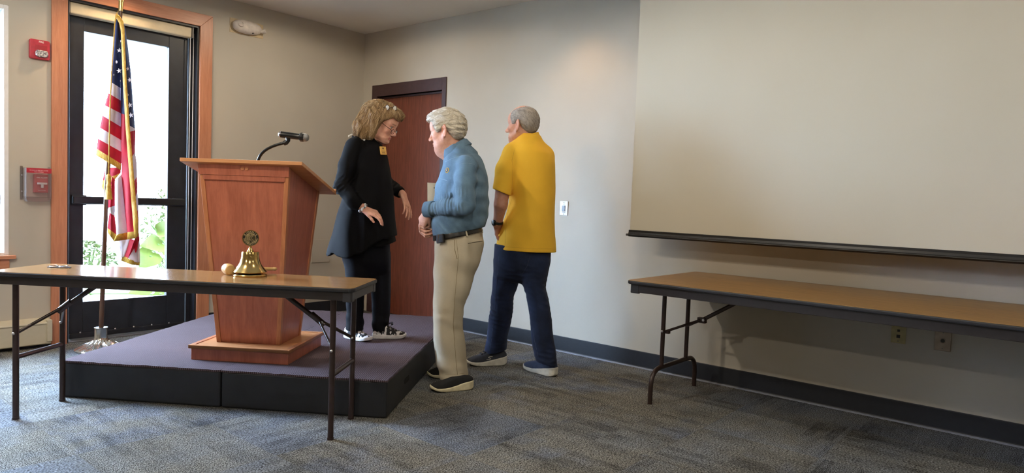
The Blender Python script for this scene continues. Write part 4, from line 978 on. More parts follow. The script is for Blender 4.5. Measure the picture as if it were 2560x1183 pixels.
def surf_nets(fn, lo, hi, h):
    C = 4
    n = np.ceil((hi-lo)/(h*C)).astype(int)+1
    ax = [lo[i] + np.arange(n[i])*h*C + (C-1)*h/2 for i in range(3)]
    G = np.stack(np.meshgrid(*ax, indexing='ij'), -1).reshape(-1, 3).astype(np.float32)
    dc = np.concatenate([fn(g) for g in np.array_split(G, max(1, len(G)//400000))]).reshape(n)
    act = np.abs(dc) < h*C*1.9
    N = n*C
    V = np.repeat(np.repeat(np.repeat(np.where(dc > 0, 1, -1).astype(np.float32), C, 0), C, 1), C, 2)
    ci = np.argwhere(act)
    off = np.stack(np.meshgrid(*[np.arange(C)]*3, indexing='ij'), -1).reshape(-1, 3)
    for part in np.array_split(ci, max(1, len(ci)//6000)):
        I = (part[:, None, :]*C + off[None]).reshape(-1, 3)
        V[I[:, 0], I[:, 1], I[:, 2]] = fn((lo + I*h).astype(np.float32))
    S = V < 0
    c8 = [S[i:N[0]-1+i, j:N[1]-1+j, k:N[2]-1+k] for i in (0, 1) for j in (0, 1) for k in (0, 1)]
    anyb = c8[0].copy(); allb = c8[0].copy()
    for c in c8[1:]: anyb |= c; allb &= c
    cell = anyb & ~allb
    idx = np.argwhere(cell); vid = np.full(cell.shape, -1, np.int32); vid[cell] = np.arange(len(idx))
    corner = [(i, j, k) for i in (0, 1) for j in (0, 1) for k in (0, 1)]
    val = np.stack([V[idx[:, 0]+i, idx[:, 1]+j, idx[:, 2]+k] for i, j, k in corner], 1)
    acc = np.zeros((len(idx), 3)); cnt = np.zeros(len(idx))
    for a in range(8):
        for b in range(a+1, 8):
            ca, cb = np.array(corner[a]), np.array(corner[b])
            if np.abs(ca-cb).sum() != 1: continue
            va, vb = val[:, a], val[:, b]; m = (va < 0) != (vb < 0)
            t = va[m]/(va[m]-vb[m]); acc[m] += ca + t[:, None]*(cb-ca); cnt[m] += 1
    P = lo + (idx + acc/cnt[:, None])*h
    quads = []
    for a in range(3):
        b, c = (a+1) % 3, (a+2) % 3
        s0 = [slice(1, N[i]-1) for i in range(3)]; s0[a] = slice(0, N[a]-1); s1 = list(s0); s1[a] = slice(1, N[a])
        x = S[tuple(s0)] != S[tuple(s1)]; e = np.argwhere(x); o = np.array([1, 1, 1]); o[a] = 0; e = e+o
        ins = S[e[:, 0], e[:, 1], e[:, 2]]
        eb = np.zeros(3, int); eb[b] = 1; ec = np.zeros(3, int); ec[c] = 1
        g = lambda q: vid[q[:, 0], q[:, 1], q[:, 2]]
        q = np.stack([g(e-eb-ec), g(e-ec), g(e), g(e-eb)], 1)
        q[~ins] = q[~ins][:, ::-1]; quads.append(q[(q >= 0).all(1)])
    return P, np.concatenate(quads)
def solid(name, U, h, mats, parent, color=None, smooth=1, matfn=None):
    lo, hi = U.bounds(); P, Qd = surf_nets(U, lo-0.012, hi+0.012, h)
    # light relaxation
    for _ in range(smooth):
        s = np.zeros_like(P); n = np.zeros(len(P))
        for i in range(4):
            np.add.at(s, Qd[:, i], P[Qd[:, (i+1) % 4]]); np.add.at(n, Qd[:, i], 1)
        P = 0.5*P + 0.5*s/np.maximum(n, 1)[:, None]
    me = bpy.data.meshes.new(name)
    me.vertices.add(len(P)); me.vertices.foreach_set('co', P.astype(np.float32).ravel())
    me.loops.add(len(Qd)*4); me.loops.foreach_set('vertex_index', Qd.astype(np.int32).ravel())
    me.polygons.add(len(Qd)); me.polygons.foreach_set('loop_start', np.arange(len(Qd), dtype=np.int32)*4)
    if not isinstance(mats, (list, tuple)): mats = [mats]
    for m in mats: me.materials.append(m)
    me.update(calc_edges=True)
    me.polygons.foreach_set('use_smooth', np.ones(len(Qd), bool))
    if matfn is not None: me.polygons.foreach_set('material_index', matfn(P[Qd].mean(1)).astype(np.int32))
    if color is not None:
        at = me.color_attributes.new('tint', 'FLOAT_COLOR', 'POINT')
        at.data.foreach_set('color', np.concatenate([color(P), np.ones((len(P), 1))], 1).astype(np.float32).ravel())
    o = bpy.data.objects.new(name, me); COL.objects.link(o); o.parent = parent
    return o
def waves(seed, n, wl, direction=None, spread=0.3):
    """band-limited unevenness: sum of n sine waves of wavelength about wl, optionally all roughly along one direction"""
    r = np.random.RandomState(seed); K = r.normal(size=(n, 3))
    if direction is not None: K = A_(direction)[None]/np.linalg.norm(direction) + spread*K*0.6
    K = K/np.linalg.norm(K, axis=1)[:, None]*(2*np.pi/(wl*r.uniform(0.7, 1.4, n)))[:, None]
    ph = r.uniform(0, 6.28, n)
    def f(Q): return np.sin(Q @ K.T.astype(np.float32) + ph.astype(np.float32)).sum(1)/math.sqrt(n)
    return f
def near(c, r):
    c = A_(c)
    return lambda Q: np.exp(-((Q-c)**2).sum(1)/(r*r))
def rotmat(fwd, up=(0, 0, 1)):
    x = A_(fwd)/np.linalg.norm(fwd); y = np.cross(A_(up), x); y = y/np.linalg.norm(y); z = np.cross(x, y)
    return np.stack([x, y, z], 1)
def rot_axis(v, axis, ang):
    v, k = A_(v), A_(axis)/np.linalg.norm(axis)
    return v*math.cos(ang) + np.cross(k, v)*math.sin(ang) + k*(k @ v)*(1-math.cos(ang))

# ---- a head in its own frame: x forward, y to the person's left, z up, eyes at z = 0
def add_head(U, c, R, s=1.0, jowl=0.0, nose=1.0, k=0.012, fat=1.0, lips=1.0, ears=True):
    A = lambda f, kk: U.add(moved(f, R, c, s), kk*s)
    S_ = lambda f, kk: U.sub(moved(f, R, c, s), kk*s)
    A(ellip((-0.014, 0, 0.036), (0.095, 0.076, 0.083)), 0.01)
    A(ellip((0.026, 0, -0.036), (0.060, 0.057*fat, 0.080)), 0.03)
    A(ellip((0.048, 0, 0.035), (0.040, 0.055, 0.040)), 0.03)
    for sg in (1, -1):
        A(rcone((-0.008, sg*0.050*fat, -0.050), (0.055, sg*0.016, -0.098), 0.021, 0.015), 0.025)
        A(ellip((0.050, sg*0.040*fat, -0.030), (0.024, 0.021, 0.022)), 0.02)
        A(rcone((0.076, sg*0.012, 0.019), (0.062, sg*0.046, 0.016), 0.010, 0.008), 0.014)
        if jowl: A(ellip((0.040, sg*0.036, -0.085), (0.034, 0.024, 0.030*jowl)), 0.025)
    A(ellip((0.070, 0, -0.098), (0.016, 0.018, 0.014)), 0.02)
    if jowl: A(ellip((0.038, 0, -0.108-0.012*jowl), (0.042, 0.038, 0.028*jowl)), 0.03)
    for sg in (1, -1): S_(ellip((0.093, sg*0.031, -0.002), (0.019, 0.017, 0.011)), 0.010)
    for sg in (1, -1):
        A(ellip((0.0665, sg*0.031, -0.001), (0.0125, 0.0125, 0.0125)), 0.002)
        A(rcone((0.074, sg*0.018, 0.0065), (0.069, sg*0.043, 0.005), 0.0045, 0.0045), 0.004)
        A(rcone((0.0735, sg*0.020, -0.0085), (0.068, sg*0.042, -0.008), 0.004, 0.004), 0.005)
    A(rcone((0.080, 0, 0.006), (0.082+0.024*nose, 0, -0.036), 0.0085, 0.0115), 0.010)
    A(ellip((0.084+0.024*nose, 0, -0.039), (0.0125, 0.0125, 0.0105)), 0.006)
    for sg in (1, -1):
        A(ellip((0.094, sg*0.0135, -0.043), (0.012, 0.0075, 0.0085)), 0.005)
        S_(ellip((0.099, sg*0.0065, -0.0525), (0.006, 0.0035, 0.004)), 0.002)
    A(ellip((0.080, 0, -0.068), (0.014, 0.024, 0.0075*lips)), 0.007)
    A(ellip((0.079, 0, -0.0795), (0.013, 0.021, 0.0075*lips)), 0.007)
    S_(ellip((0.096, 0, -0.0735), (0.012, 0.027, 0.0016)), 0.003)
    if ears:
        for sg in (1, -1):
            E = rotmat((math.cos(0.55), -sg*math.sin(0.42), 0.16)); E = R @ E; ec = c + s*(R @ A_((-0.014, sg*0.077*min(fat, 1.05), -0.012)))
            es = s*1.08; B = lambda f, kk: U.add(moved(f, E, ec, es), kk*s)
            pts = [(0.018*math.cos(a)-0.004 + (0.006 if abs(a) > 1.9 else 0), 0.0, 0.030*math.sin(a)) for a in np.linspace(-2.2, 2.6, 12)]
            B(ellip((0, 0, 0), (0.019, 0.006, 0.031)), 0.006)
            for p, q in zip(pts, pts[1:]): B(rcone((p[0]-0.002, sg*0.003, p[2]), (q[0]-0.002, sg*0.003, q[2]), 0.0042, 0.0042), 0.002)
            B(ellip((0.004, sg*0.002, -0.031), (0.0095, 0.0055, 0.011)), 0.006)
            U.sub(moved(ellip((0.004, sg*0.010, -0.001), (0.009, 0.008, 0.014)), E, ec, es), 0.004*s)
def face_tint(c, R, s, skin, lip, hairc, iris=(0.10, 0.14, 0.18), brow=True, ruddy=0.5):
    skin, lip, hairc, iris = [np.array(srgb(v)[:3]) if max(v) > 1 else np.array(v) for v in (skin, lip, hairc, iris)]
    def f(P):
        L = ((P-c) @ A_(R))/s
        col = np.repeat(skin[None], len(P), 0)
        def mixin(w, cc): col[:] = col*(1-w[:, None]) + np.array(cc)[None]*w[:, None]
        g = lambda p, r: np.exp(-(((L-A_(p))/A_(r))**2).sum(1))
        red = skin*np.array([1.02, 0.72, 0.66])
        for sg in (1, -1):
            mixin(ruddy*g((0.055, sg*0.045, -0.035), (0.03, 0.022, 0.022)), red)
            mixin(ruddy*g((-0.014, sg*0.085, -0.012), (0.02, 0.02, 0.035)), red)
        mixin(ruddy*g((0.105, 0, -0.04), (0.014, 0.016, 0.014)), red)
        onlip = np.clip(1.4-np.abs((L[:, 2]+0.0735)/0.010)**4*1.4, 0, 1)*np.clip(1.3-np.abs(L[:, 1]/0.023)**4*1.3, 0, 1)*(L[:, 0] > 0.075)
        mixin(0.75*onlip, lip)
        for sg in (1, -1):
            q = L - A_((0.0665, sg*0.031, -0.001)); rr = np.sqrt((q*q).sum(1))
            eye = (rr < 0.0137) & (q[:, 0] > 0.004) & (np.abs(q[:, 2]) < 0.0062)
            mixin(eye*0.9, (0.62, 0.60, 0.58)); mixin((eye & (np.hypot(q[:, 1], q[:, 2]) < 0.0062)).astype(float), iris)
            lash = (rr < 0.019) & (np.abs(q[:, 2]-0.006) < 0.002) & (q[:, 0] > 0.002); mixin(lash*0.6, skin*0.25)
            if brow:
                b = np.exp(-(((L[:, 2]-0.0235-0.05*(np.abs(L[:, 1])-0.028))/0.0042)**2))*np.clip(1.3-np.abs((sg*L[:, 1]-0.030)/0.019)**4, 0, 1)*(L[:, 0] > 0.045)
                mixin(0.7*b, hairc)
        return col
    return f
# ---- a hand: wrist point, finger direction d, palm-facing normal n, thumb on side t (+1/-1 of d x n)
def add_hand(U, w, d, n, t, s=1.0, curls=((20, 25, 15),)*4, spread=0.06, thumb=(30, 25, 15), thumb_out=0.7, k=0.006, wr=0.024):
    d = A_(d)/np.linalg.norm(d); n = A_(n) - d*(A_(n) @ d); n = n/np.linalg.norm(n); e = np.cross(d, n)*t      # e points to the thumb side
    w = A_(w)
    offs = [0.030, 0.0105, -0.0095, -0.0285]; lens = [(0.041, 0.025, 0.021), (0.045, 0.029, 0.022), (0.042, 0.027, 0.021), (0.033, 0.020, 0.018)]
    rad = [0.0090, 0.0092, 0.0088, 0.0078]; ml = [0.088, 0.090, 0.085, 0.078]
    U.add(rcone(w-d*0.02*s, w+d*0.012*s, wr*s, 0.026*s, flat=(n, 0.68)), 0.01*s)
    U.add(rcone(w+d*0.015*s, w+d*0.062*s, 0.030*s, 0.036*s, flat=(n, 0.36)), 0.014*s)
    for i in range(4):
        b = w + d*ml[i]*s + e*offs[i]*s
        U.add(rcone(w + d*0.02*s + e*offs[i]*0.55*s, b, 0.0115*s, rad[i]*1.12*s), 0.010*s)
        dirn = d + e*spread*(1.5-i); dirn = dirn/np.linalg.norm(dirn); p = b
        ax = np.cross(dirn, n)
        for j in range(3):
            dirn = rot_axis(dirn, ax, math.radians(curls[i % len(curls)][j])); qn = p + dirn*lens[i][j]*s
            U.add(rcone(p, qn, rad[i]*(1.0-0.09*j)*s, rad[i]*(0.91-0.10*j)*s), 0.003*s); p = qn
    b = w + d*0.018*s + e*0.020*s + n*0.006*s
    dirn = d*(1-0.55*thumb_out) + e*thumb_out*0.9 + n*0.25; dirn = dirn/np.linalg.norm(dirn)
    ax = np.cross(dirn, (n - e*0.6)); ax = ax/np.linalg.norm(ax)
    p = b
    for j, (l, r0_, r1_) in enumerate(((0.040, 0.0155, 0.0118), (0.031, 0.0108, 0.0096), (0.025, 0.0096, 0.0078))):
        if j: dirn = rot_axis(dirn, ax, math.radians(thumb[j]))
        qn = p + dirn*l*s; U.add(rcone(p, qn, r0_*s, r1_*s), 0.006*s); p = qn
# ---- a shoe in its own frame: x heel->toe, y sideways, z up; toe at x = L
def shoe_parts(L, wd, sole_pts, up_pts, wscale=1.0):
    """sole_pts: (x, z_bottom, z_top); up_pts: (x, z_top); returns sole and upper solids"""
    X = np.linspace(0, L, 60)
    hw = wd*np.interp(X/L, [0, 0.04, 0.12, 0.30, 0.45, 0.62, 0.78, 0.9, 0.97, 1.0], [0.35, 0.56, 0.74, 0.76, 0.78, 0.92, 1.0, 0.86, 0.55, 0.25])
    cy = wd*np.interp(X/L, [0, 0.3, 0.6, 1.0], [0, -0.04, 0.02, 0.12])
    zb_ = cubic([p[0] for p in sole_pts], [p[1] for p in sole_pts]); zt_ = cubic([p[0] for p in sole_pts], [p[2] for p in sole_pts])
    ut_ = cubic([p[0] for p in up_pts], [p[1] for p in up_pts])
    def sole(Q):
        x = Q[:, 0]; h_ = np.interp(x, X, hw); d = np.abs(Q[:, 1]-np.interp(x, X, cy))-h_
        d = np.maximum(d, np.maximum(-x, x-L)); zb = np.interp(x, *zb_); zt = np.interp(x, *zt_)
        return smax(d, np.maximum(zb-Q[:, 2], Q[:, 2]-zt), 0.008).astype(np.float32)
    sole.lo, sole.hi = A_((-0.005, -wd*1.2, -0.01)), A_((L+0.005, wd*1.25, max(p[2] for p in sole_pts)+0.01))
    def upper(Q):
        x = Q[:, 0]; h_ = np.interp(x, X, hw)-0.004; zt = np.interp(x, *zt_); top = np.interp(x, *ut_)
        base = zt-0.012; H = np.maximum(top-base, 0.004); f = np.clip((Q[:, 2]-base)/H, 0, 1.0)
        wz = h_*np.sqrt(np.clip(1-0.80*f**2.2, 0.05, 1))
        d = (np.abs(Q[:, 1]-np.interp(x, X, cy))-wz)*0.8; d = np.maximum(d, np.maximum(0.003-x, x-L+0.004))
        return smax(d, np.maximum(base-Q[:, 2], Q[:, 2]-top), 0.016).astype(np.float32)
    upper.lo, upper.hi = A_((0, -wd*1.2, 0)), A_((L+0.005, wd*1.25, max(p[1] for p in up_pts)+0.01))
    return sole, upper
# ---- materials for people
def skin_mat(name):
    m = Mat(name, (200, 150, 125), 0.52, 0, 0.35)
    a = m.node('ShaderNodeVertexColor'); a.layer_name = 'tint'; v = m.coord()
    c = m.mix(1.0, a.outputs['Color'], m.ramp(m.noise(v, 55, 4, 0.6), [(0.3, (238, 226, 224)), (0.7, (255, 255, 255))]), 'MULTIPLY')
    m.color(c); m.bump(m.noise(v, 300, 3), 0.12, 0.0015)
    m.b.inputs['Subsurface Weight'].default_value = 0.08; m.b.inputs['Subsurface Radius'].default_value = (0.012, 0.005, 0.003)
    return m.m
def hair_mat(name, dark, mid, light, scale=(90, 90, 14)):
    m = Mat(name, mid, 0.5, 0, 0.4); v = m.coord(scale=scale)
    n = m.noise(v, 1.0, 4, 0.65, 0.6); n2 = m.noise(m.coord(), 14, 3)
    f = m.math('ADD', m.math('MULTIPLY', n, 0.7), m.math('MULTIPLY', n2, 0.3))
    m.color(m.ramp(f, [(0.3, dark), (0.5, mid), (0.72, light)])); m.bump(n, 0.7, 0.006); return m.m
def cloth(name, col, var=0.10, wscale=700, rough=0.85, bump=0.25, blot=6, worn=None):
    m = Mat(name, col, rough, 0, 0.2); v = m.coord(); c = np.array(col, float)
    w = m.noise(v, wscale, 2, 0.6); b = m.noise(v, blot, 4, 0.6)
    f = m.math('ADD', m.math('MULTIPLY', w, 0.5), m.math('MULTIPLY', b, 0.5))
    lo, hi = tuple(np.clip(c*(1-var), 0, 255)), tuple(np.clip(c*(1+var), 0, 255))
    m.color(m.ramp(f, [(0.32, lo), (0.68, worn or hi)])); m.bump(w, bump, 0.002); m.b.inputs['Sheen Weight'].default_value = 0.05
    return m.m

def march(U, S, px, py, lo=-0.55, hi=0.55, n=900):
    """first point of a solid met along the view through a pixel, with its normal"""
    T = np.linspace(lo, hi, n); Q = np.stack([S.P(px, py, t) for t in T])
    d = U(Q); i = np.argmax(d < 0)
    if d[i] >= 0: i = int(np.argmin(d))
    p = Q[i]; e = 0.002
    g = np.array([U(A_([p+e*v]))[0]-U(A_([p-e*v]))[0] for v in np.eye(3, dtype=np.float32)]); g = g/(np.linalg.norm(g)+1e-9)
    return p, g
def seam(name, U, S, pxs, mat, parent, r=0.0016, lift=0.0, lo=-0.55):
    """a stitched seam lying on a garment"""
    pts = []
    for (a, b), (c, d) in zip(pxs, pxs[1:]):
        for t in np.linspace(0, 1, 7)[:-1]: pts.append((a+(c-a)*t, b+(d-b)*t))
    pts.append(pxs[-1]); P = []
    for p in pts:
        q, g = march(U, S, p[0], p[1], lo=lo); P.append(Vector(q+g*lift))
    bm = NB(); tube(bm, P, r, 6); return mesh_obj(name, bm, mat, parent, smooth=180)
def ring(c, R, a, b, h, flare=0.0, th=0.004, gap=None):
    """an open band round the neck, wrist or waist; axis = third column of R"""
    c, R = A_(c), A_(R)
    def f(Q):
        L = (Q-c) @ R; g = 1+flare*(h/2-L[:, 2])/h; x, y = L[:, 0]/g, L[:, 1]/g
        k = np.sqrt((x/a)**2+(y/b)**2); gg = np.sqrt((x/a**2)**2+(y/b**2)**2)+1e-9
        d = np.abs((k-1)*k/gg)-th; d = smax(d, np.abs(L[:, 2])-h/2, 0.004)
        if gap: d = np.maximum(d, gap*0.5 - np.where(L[:, 0] > 0, np.abs(L[:, 1]), 1.0))
        return d
    m = max(a, b)*(1+abs(flare))+h; f.lo, f.hi = c-m, c+m; return f
def frame(z, x):
    z = A_(z)/np.linalg.norm(z); x = A_(x); x = x - z*(x @ z); x = x/np.linalg.norm(x); return np.stack([x, np.cross(z, x), z], 1)

def strand_mat(name, dark, mid, light):
    m = Mat(name, mid, 0.45, 0, 0.45); a = m.node('ShaderNodeVertexColor'); a.layer_name = 'tint'
    sep = m.node('ShaderNodeSeparateColor'); m.link(a.outputs['Color'], sep.inputs[0])
    m.color(m.ramp(sep.outputs[0], [(0.1, dark), (0.5, mid), (0.9, light)])); return m.m
def strands(U, hair, n, length, flow, mat, r=0.0008, seed=0, steps=9, lift=0.0012, wander=0.25, keep=None):
    """fine locks of hair laid over the hair mass, following a flow field"""
    rs = np.random.RandomState(seed); me = hair.data; V = np.empty(len(me.vertices)*3, np.float32); me.vertices.foreach_get('co', V); V = V.reshape(-1, 3)
    X = V[rs.choice(len(V), n)].copy()
    if keep is not None: X = X[keep(X)]; n = len(X)
    def grad(Q):
        e = 0.003; g = np.stack([U(Q+A_(e*v))-U(Q-A_(e*v)) for v in np.eye(3)], 1); return g/(np.linalg.norm(g, axis=1)[:, None]+1e-9)
    L = length*rs.uniform(.5, 1.25, n); lf = lift*rs.uniform(-.6, 1.6, n); wv = rs.normal(size=(n, 3))*wander
    wob = waves(seed+9, 5, .05); path = []
    for k in range(steps):
        g = grad(X.astype(np.float32)); d = U(X.astype(np.float32)); X = X - g*(d-lf)[:, None]; path.append(X.copy())
        f = flow(X) + wv + .35*wander*np.stack([wob(X.astype(np.float32)), wob((X+.3).astype(np.float32)), wob((X+.7).astype(np.float32))], 1)
        f = f - g*(f*g).sum(1)[:, None]; f = f/(np.linalg.norm(f, axis=1)[:, None]+1e-9); X = X + f*(L/steps)[:, None]
    path = np.stack(path, 1)
    T = np.gradient(path, axis=1); T = T/(np.linalg.norm(T, axis=2)[..., None]+1e-9)
    N = np.cross(T, A_((.3, .5, .8))); N = N/(np.linalg.norm(N, axis=2)[..., None]+1e-9); B = np.cross(T, N)
    rad = r*rs.uniform(.6, 1.4, n)[:, None]*np.interp(np.linspace(0, 1, steps), [0, .15, .75, 1], [.4, 1, .9, .15])[None]
    ring_ = np.stack([path + rad[..., None]*(math.cos(a)*N+math.sin(a)*B) for a in (0, 2.094, 4.189)], 2)     # n, steps, 3, 3
    P = ring_.reshape(-1, 3); idx = np.arange(n*steps*3).reshape(n, steps, 3); q = []
    for k in range(3):
        k2 = (k+1) % 3; q.append(np.stack([idx[:, :-1, k], idx[:, :-1, k2], idx[:, 1:, k2], idx[:, 1:, k]], -1).reshape(-1, 4))
    q = np.concatenate(q)
    m = bpy.data.meshes.new('hair_strands'); m.vertices.add(len(P)); m.vertices.foreach_set('co', P.astype(np.float32).ravel())
    m.loops.add(len(q)*4); m.loops.foreach_set('vertex_index', q.astype(np.int32).ravel()); m.polygons.add(len(q)); m.polygons.foreach_set('loop_start', np.arange(len(q), dtype=np.int32)*4)
    m.materials.append(mat); m.update(calc_edges=True); m.polygons.foreach_set('use_smooth', np.ones(len(q), bool))
    c = np.repeat(np.clip(rs.normal(.5, .22, n), 0, 1), steps*3); at = m.color_attributes.new('tint', 'FLOAT_COLOR', 'POINT')
    at.data.foreach_set('color', np.stack([c, c, c, np.ones_like(c)], 1).astype(np.float32).ravel())
    o = bpy.data.objects.new('hair_strands', m); COL.objects.link(o); o.parent = hair; o['kind'] = 'stuff'; return o
# ------------------------------------------------------------------ white-haired man in denim shirt and khakis
M_SKIN = skin_mat('skin')
M_DENIM = cloth('washed_denim', (86, 116, 144), 0.16, 900, 0.85, 0.35, 9, worn=(118, 148, 172))
M_KHAKI = cloth('khaki_twill', (186, 175, 153), 0.07, 900, 0.8, 0.25, 5)
M_BELT = plain('black_leather', (20, 18, 18), 0.35)
M_STITCH = plain('pale_stitch', (120, 144, 168), 0.8); M_KSTITCH = plain('khaki_stitch', (140, 124, 96), 0.85); M_DARKSLIT = plain('dark_slit', (70, 60, 46), 0.9)
def legs_zloft(S, st, dd, b, p=2.0):
    """st: (py, xl, xr [, depth half-width, dd])"""
    out = []
    for s in st:
        bb = s[3] if len(s) > 3 else b; d = s[4] if len(s) > 4 else dd
        c = S.P((s[1]+s[2])/2, s[0], d); out.append((c[2], c[0], c[1], S.m((s[2]-s[1])/2, d), bb))
    return zloft(out, p)
def floor_frame(S, heel_px, toe_px, z=0.0):
    """heel and toe ground points (pixels) -> local origin, axes, length"""
    def loc(p):
        Q = pz(p[0], p[1], S.z0); return A_([Q @ _r0 - S.x0, Q @ _fh - S.D, 0])
    h, t = loc(heel_px), loc(toe_px); d = t-h; L = float(np.linalg.norm(d)); return h, np.stack([d/L, np.cross((0, 0, 1), d/L), (0, 0, 1)], 1), L

S = Stage(4.46, 0.0, (pz(1130, 970) @ _r0))
den = S.empty('person', 'white-haired man in a light blue denim shirt, black belt and khaki trousers')
P = S.P
# shirt
sh = Union()
sh.add(rcone(P(1150, 374, 0), P(1156, 392, 0), .076, .10), .0)
for sg in (1, -1): sh.add(rcone(P(1150, 392, sg*.05), P(1160, 420, sg*.165), .050, .052), .07)
sh.add(legs_zloft(S, [(378, 1128, 1178, .085, .0), (388, 1117, 1198, .13, .0), (402, 1109, 1206, .175, .0), (430, 1103, 1216, .205, .0), (463, 1091, 1220.5, .21, 0), (500, 1086, 1221, .215, 0),
                           (535, 1079, 1219.5, .22, 0), (560, 1077, 1215, .215, 0), (580, 1081, 1208, .205, 0), (606, 1086, 1203, .20, 0)], 0, .2), 0)
for sg, el, wr in ((-1, (1163, 512, -.265), (1082, 523, -.125)), (1, (1158, 512, .24), (1080, 552, .02))):
    sh.add(rcone(P(1168, 414, sg*.165), P(1160, 470, sg*.225), .066, .070), .018)
    sh.add(rcone(P(1160, 470, sg*.225), P(*el), .070, .062), .008)
    sh.add(rcone(P(*el), P((el[0]+wr[0])/2, (el[1]+wr[1])/2+1, (el[2]+wr[2])/2), .062, .056), .006)
    sh.add(rcone(P((el[0]+wr[0])/2, (el[1]+wr[1])/2+1, (el[2]+wr[2])/2), P(*wr), .056, .042), .006)
cuff_c = P(1076, 523.5, -.113); cuff_d = P(1064, 523, -.093)-P(1090, 524, -.14)
w1 = waves(3, 7, .055, (1, 0.2, -.5), .5); w2 = waves(5, 6, .10, (.35, 0, 1), .5); w3 = waves(8, 8, .2)
nr1 = near(P(1135, 512, -.25), .10); nr2 = near(P(1100, 522, -.16), .07); nr3 = near(P(1140, 575, -.1), .14); nr4 = near(P(1190, 470, -.1), .14)
wf = waves(12, 4, .055, (1.0, -.3, .25), .25); wg = waves(21, 4, .075, (.75, 0, .65), .3)
sh.disp(lambda Q: 0.0022*w3(Q) + 0.003*w1(Q)*nr1(Q) + 0.0110*(np.abs(wf(Q))-.7)*nr1(Q)*(.55+.45*w2(Q)) + 0.0085*(np.abs(wf(Q))-.7)*nr2(Q)*(.6+.4*w3(Q)) + 0.0075*(np.abs(wg(Q))-.7)*nr3(Q) + 0.004*w2(Q)*nr4(Q) + 0.0015*w2(Q))
pa, pb_ = P(1083, 590, 0), P(1204, 569, 0); hn = A_([-(pb_-pa)[2], 0, (pb_-pa)[0]]); hn = hn/np.linalg.norm(hn)
sh.cut(lambda Q: (pa-Q) @ hn, 0.006)
neckc = P(1140, 372, 0); nax = P(1129, 352, 0)-P(1147, 386, 0)
Rn = frame(nax, P(1111, 396, 0)-P(1166, 350, 0))
sh.sub(moved(zloft([(-.2, 0, 0, .07, .064), (.2, 0, 0, .075, .068)]), Rn, neckc), .004)
shirt = solid('denim_shirt', sh, .005, M_DENIM, den)
co = Union(); co.add(ring(neckc+Rn[:, 2]*0.002, Rn, 0.088, .078, .046, .13, .0045, gap=.016), 0); wc = waves(31, 5, .07); co.disp(lambda Q: .002*wc(Q))
solid('collar', co, .0035, M_DENIM, shirt)
Rc = frame(cuff_d, (0, 0, 1)); cu = Union(); cu.add(ring(cuff_c+Rc[:, 2]*.008, Rc, .045, .040, .062, .08, .0045), 0); cu.disp(lambda Q: .0015*wc(Q))
solid('cuff', cu, .0035, M_DENIM, shirt)
for ln in ([(1151, 411), (1160, 408.5), (1168, 408), (1178, 409), (1187, 413)], [(1187, 413), (1191, 425), (1193, 440), (1193, 460), (1192, 478), (1189, 495)], [(1113, 405), (1125, 399), (1140, 393), (1160, 388), (1185, 386)]):
    seam('seam', sh, S, ln, M_STITCH, shirt, .0014)
# pocket and round emblem on the chest
q0, g0 = march(sh, S, 1118, 426); Rm = frame(g0, (0, 0, 1))
bm = NB(); lathe(bm, [(.0175, -.004), (.0175, .0015), (.0155, .0022)], 28, mat=Matrix([list(Rm[i])+[q0[i]] for i in range(3)]+[[0, 0, 0, 1]])); em = mesh_obj('chest_emblem', bm, plain('emblem_gold', (186, 160, 84), 0.7), shirt)
bm = NB(); lathe(bm, [(.0125, .0015), (.0125, .0028)], 24, mat=Matrix([list(Rm[i])+[q0[i]] for i in range(3)]+[[0, 0, 0, 1]]))
mesh_obj('emblem_field', bm, plain('emblem_navy', (44, 56, 84), 0.8), em)
bm = NB(); mm = Matrix([list(Rm[i])+[q0[i]] for i in range(3)]+[[0, 0, 0, 1]]) @ Matrix.Translation((0, 0, .0032)) @ Matrix.Rotation(PI/2, 4, 'Z'); text_bm(bm, 'K', .018, mm @ Matrix.Rotation(PI, 4, 'Z'), font_bold=True); mesh_obj('emblem_letter', bm, plain('emblem_thread', (206, 190, 130), 0.8), em)
seam('pocket_edge', sh, S, [(1098, 446), (1108, 449), (1118, 452), (1117, 476), (1112, 492)], M_STITCH, shirt, .0017)
# trousers
tr = Union()
tr.add(legs_zloft(S, [(562, 1086, 1204, .185), (585, 1086, 1206, .19), (610, 1089.5, 1209.5, .195), (640, 1087, 1203, .195), (668, 1087, 1192, .18), (705, 1088, 1180, .15)], 0, .19), 0)
near_st = [(600, 1091, 1208, .10, -.075), (640, 1087, 1202, .105, -.085), (686, 1085, 1186, .10, -.09), (729, 1084, 1176, .095, -.092), (772, 1083.5, 1160, .088, -.095), (811, 1084, 1157.5, .085, -.097), (843, 1086.5, 1161.5, .084, -.1), (882, 1091, 1164.5, .085, -.1), (912, 1094, 1168, .088, -.1), (936, 1098, 1170, .09, -.1), (960, 1102, 1166, .09, -.1)]
tr.add(legs_zloft(S, near_st, 0, .1), .03)
tr.add(legs_zloft(S, [(600, 1092, 1200, .10, .08), (686, 1088, 1176, .10, .095), (772, 1085, 1150, .086, .10), (843, 1085, 1148, .082, .13), (912, 1090, 1150, .085, .15), (945, 1092, 1146, .085, .16)], 0, .1), .03)
k1 = waves(41, 6, .16, (.5, 0, 1), .5); k2 = waves(43, 5, .07, (.3, .2, 1), .35); k3 = waves(44, 6, .25, (1, .4, .1), .5)
nk = near(P(1130, 925, -.1), .10); nkk = near(P(1130, 775, -.1), .14); nh = near(P(1140, 650, -.15), .16)
k4 = waves(46, 5, .09, (1, .8, .12), .3)
tr.disp(lambda Q: .0012*k1(Q) + .0042*k2(Q)*nk(Q) + .0018*k2(Q)*nkk(Q) + .0022*k3(Q) + .0016*k4(Q) + .002*k1(Q)*nh(Q))
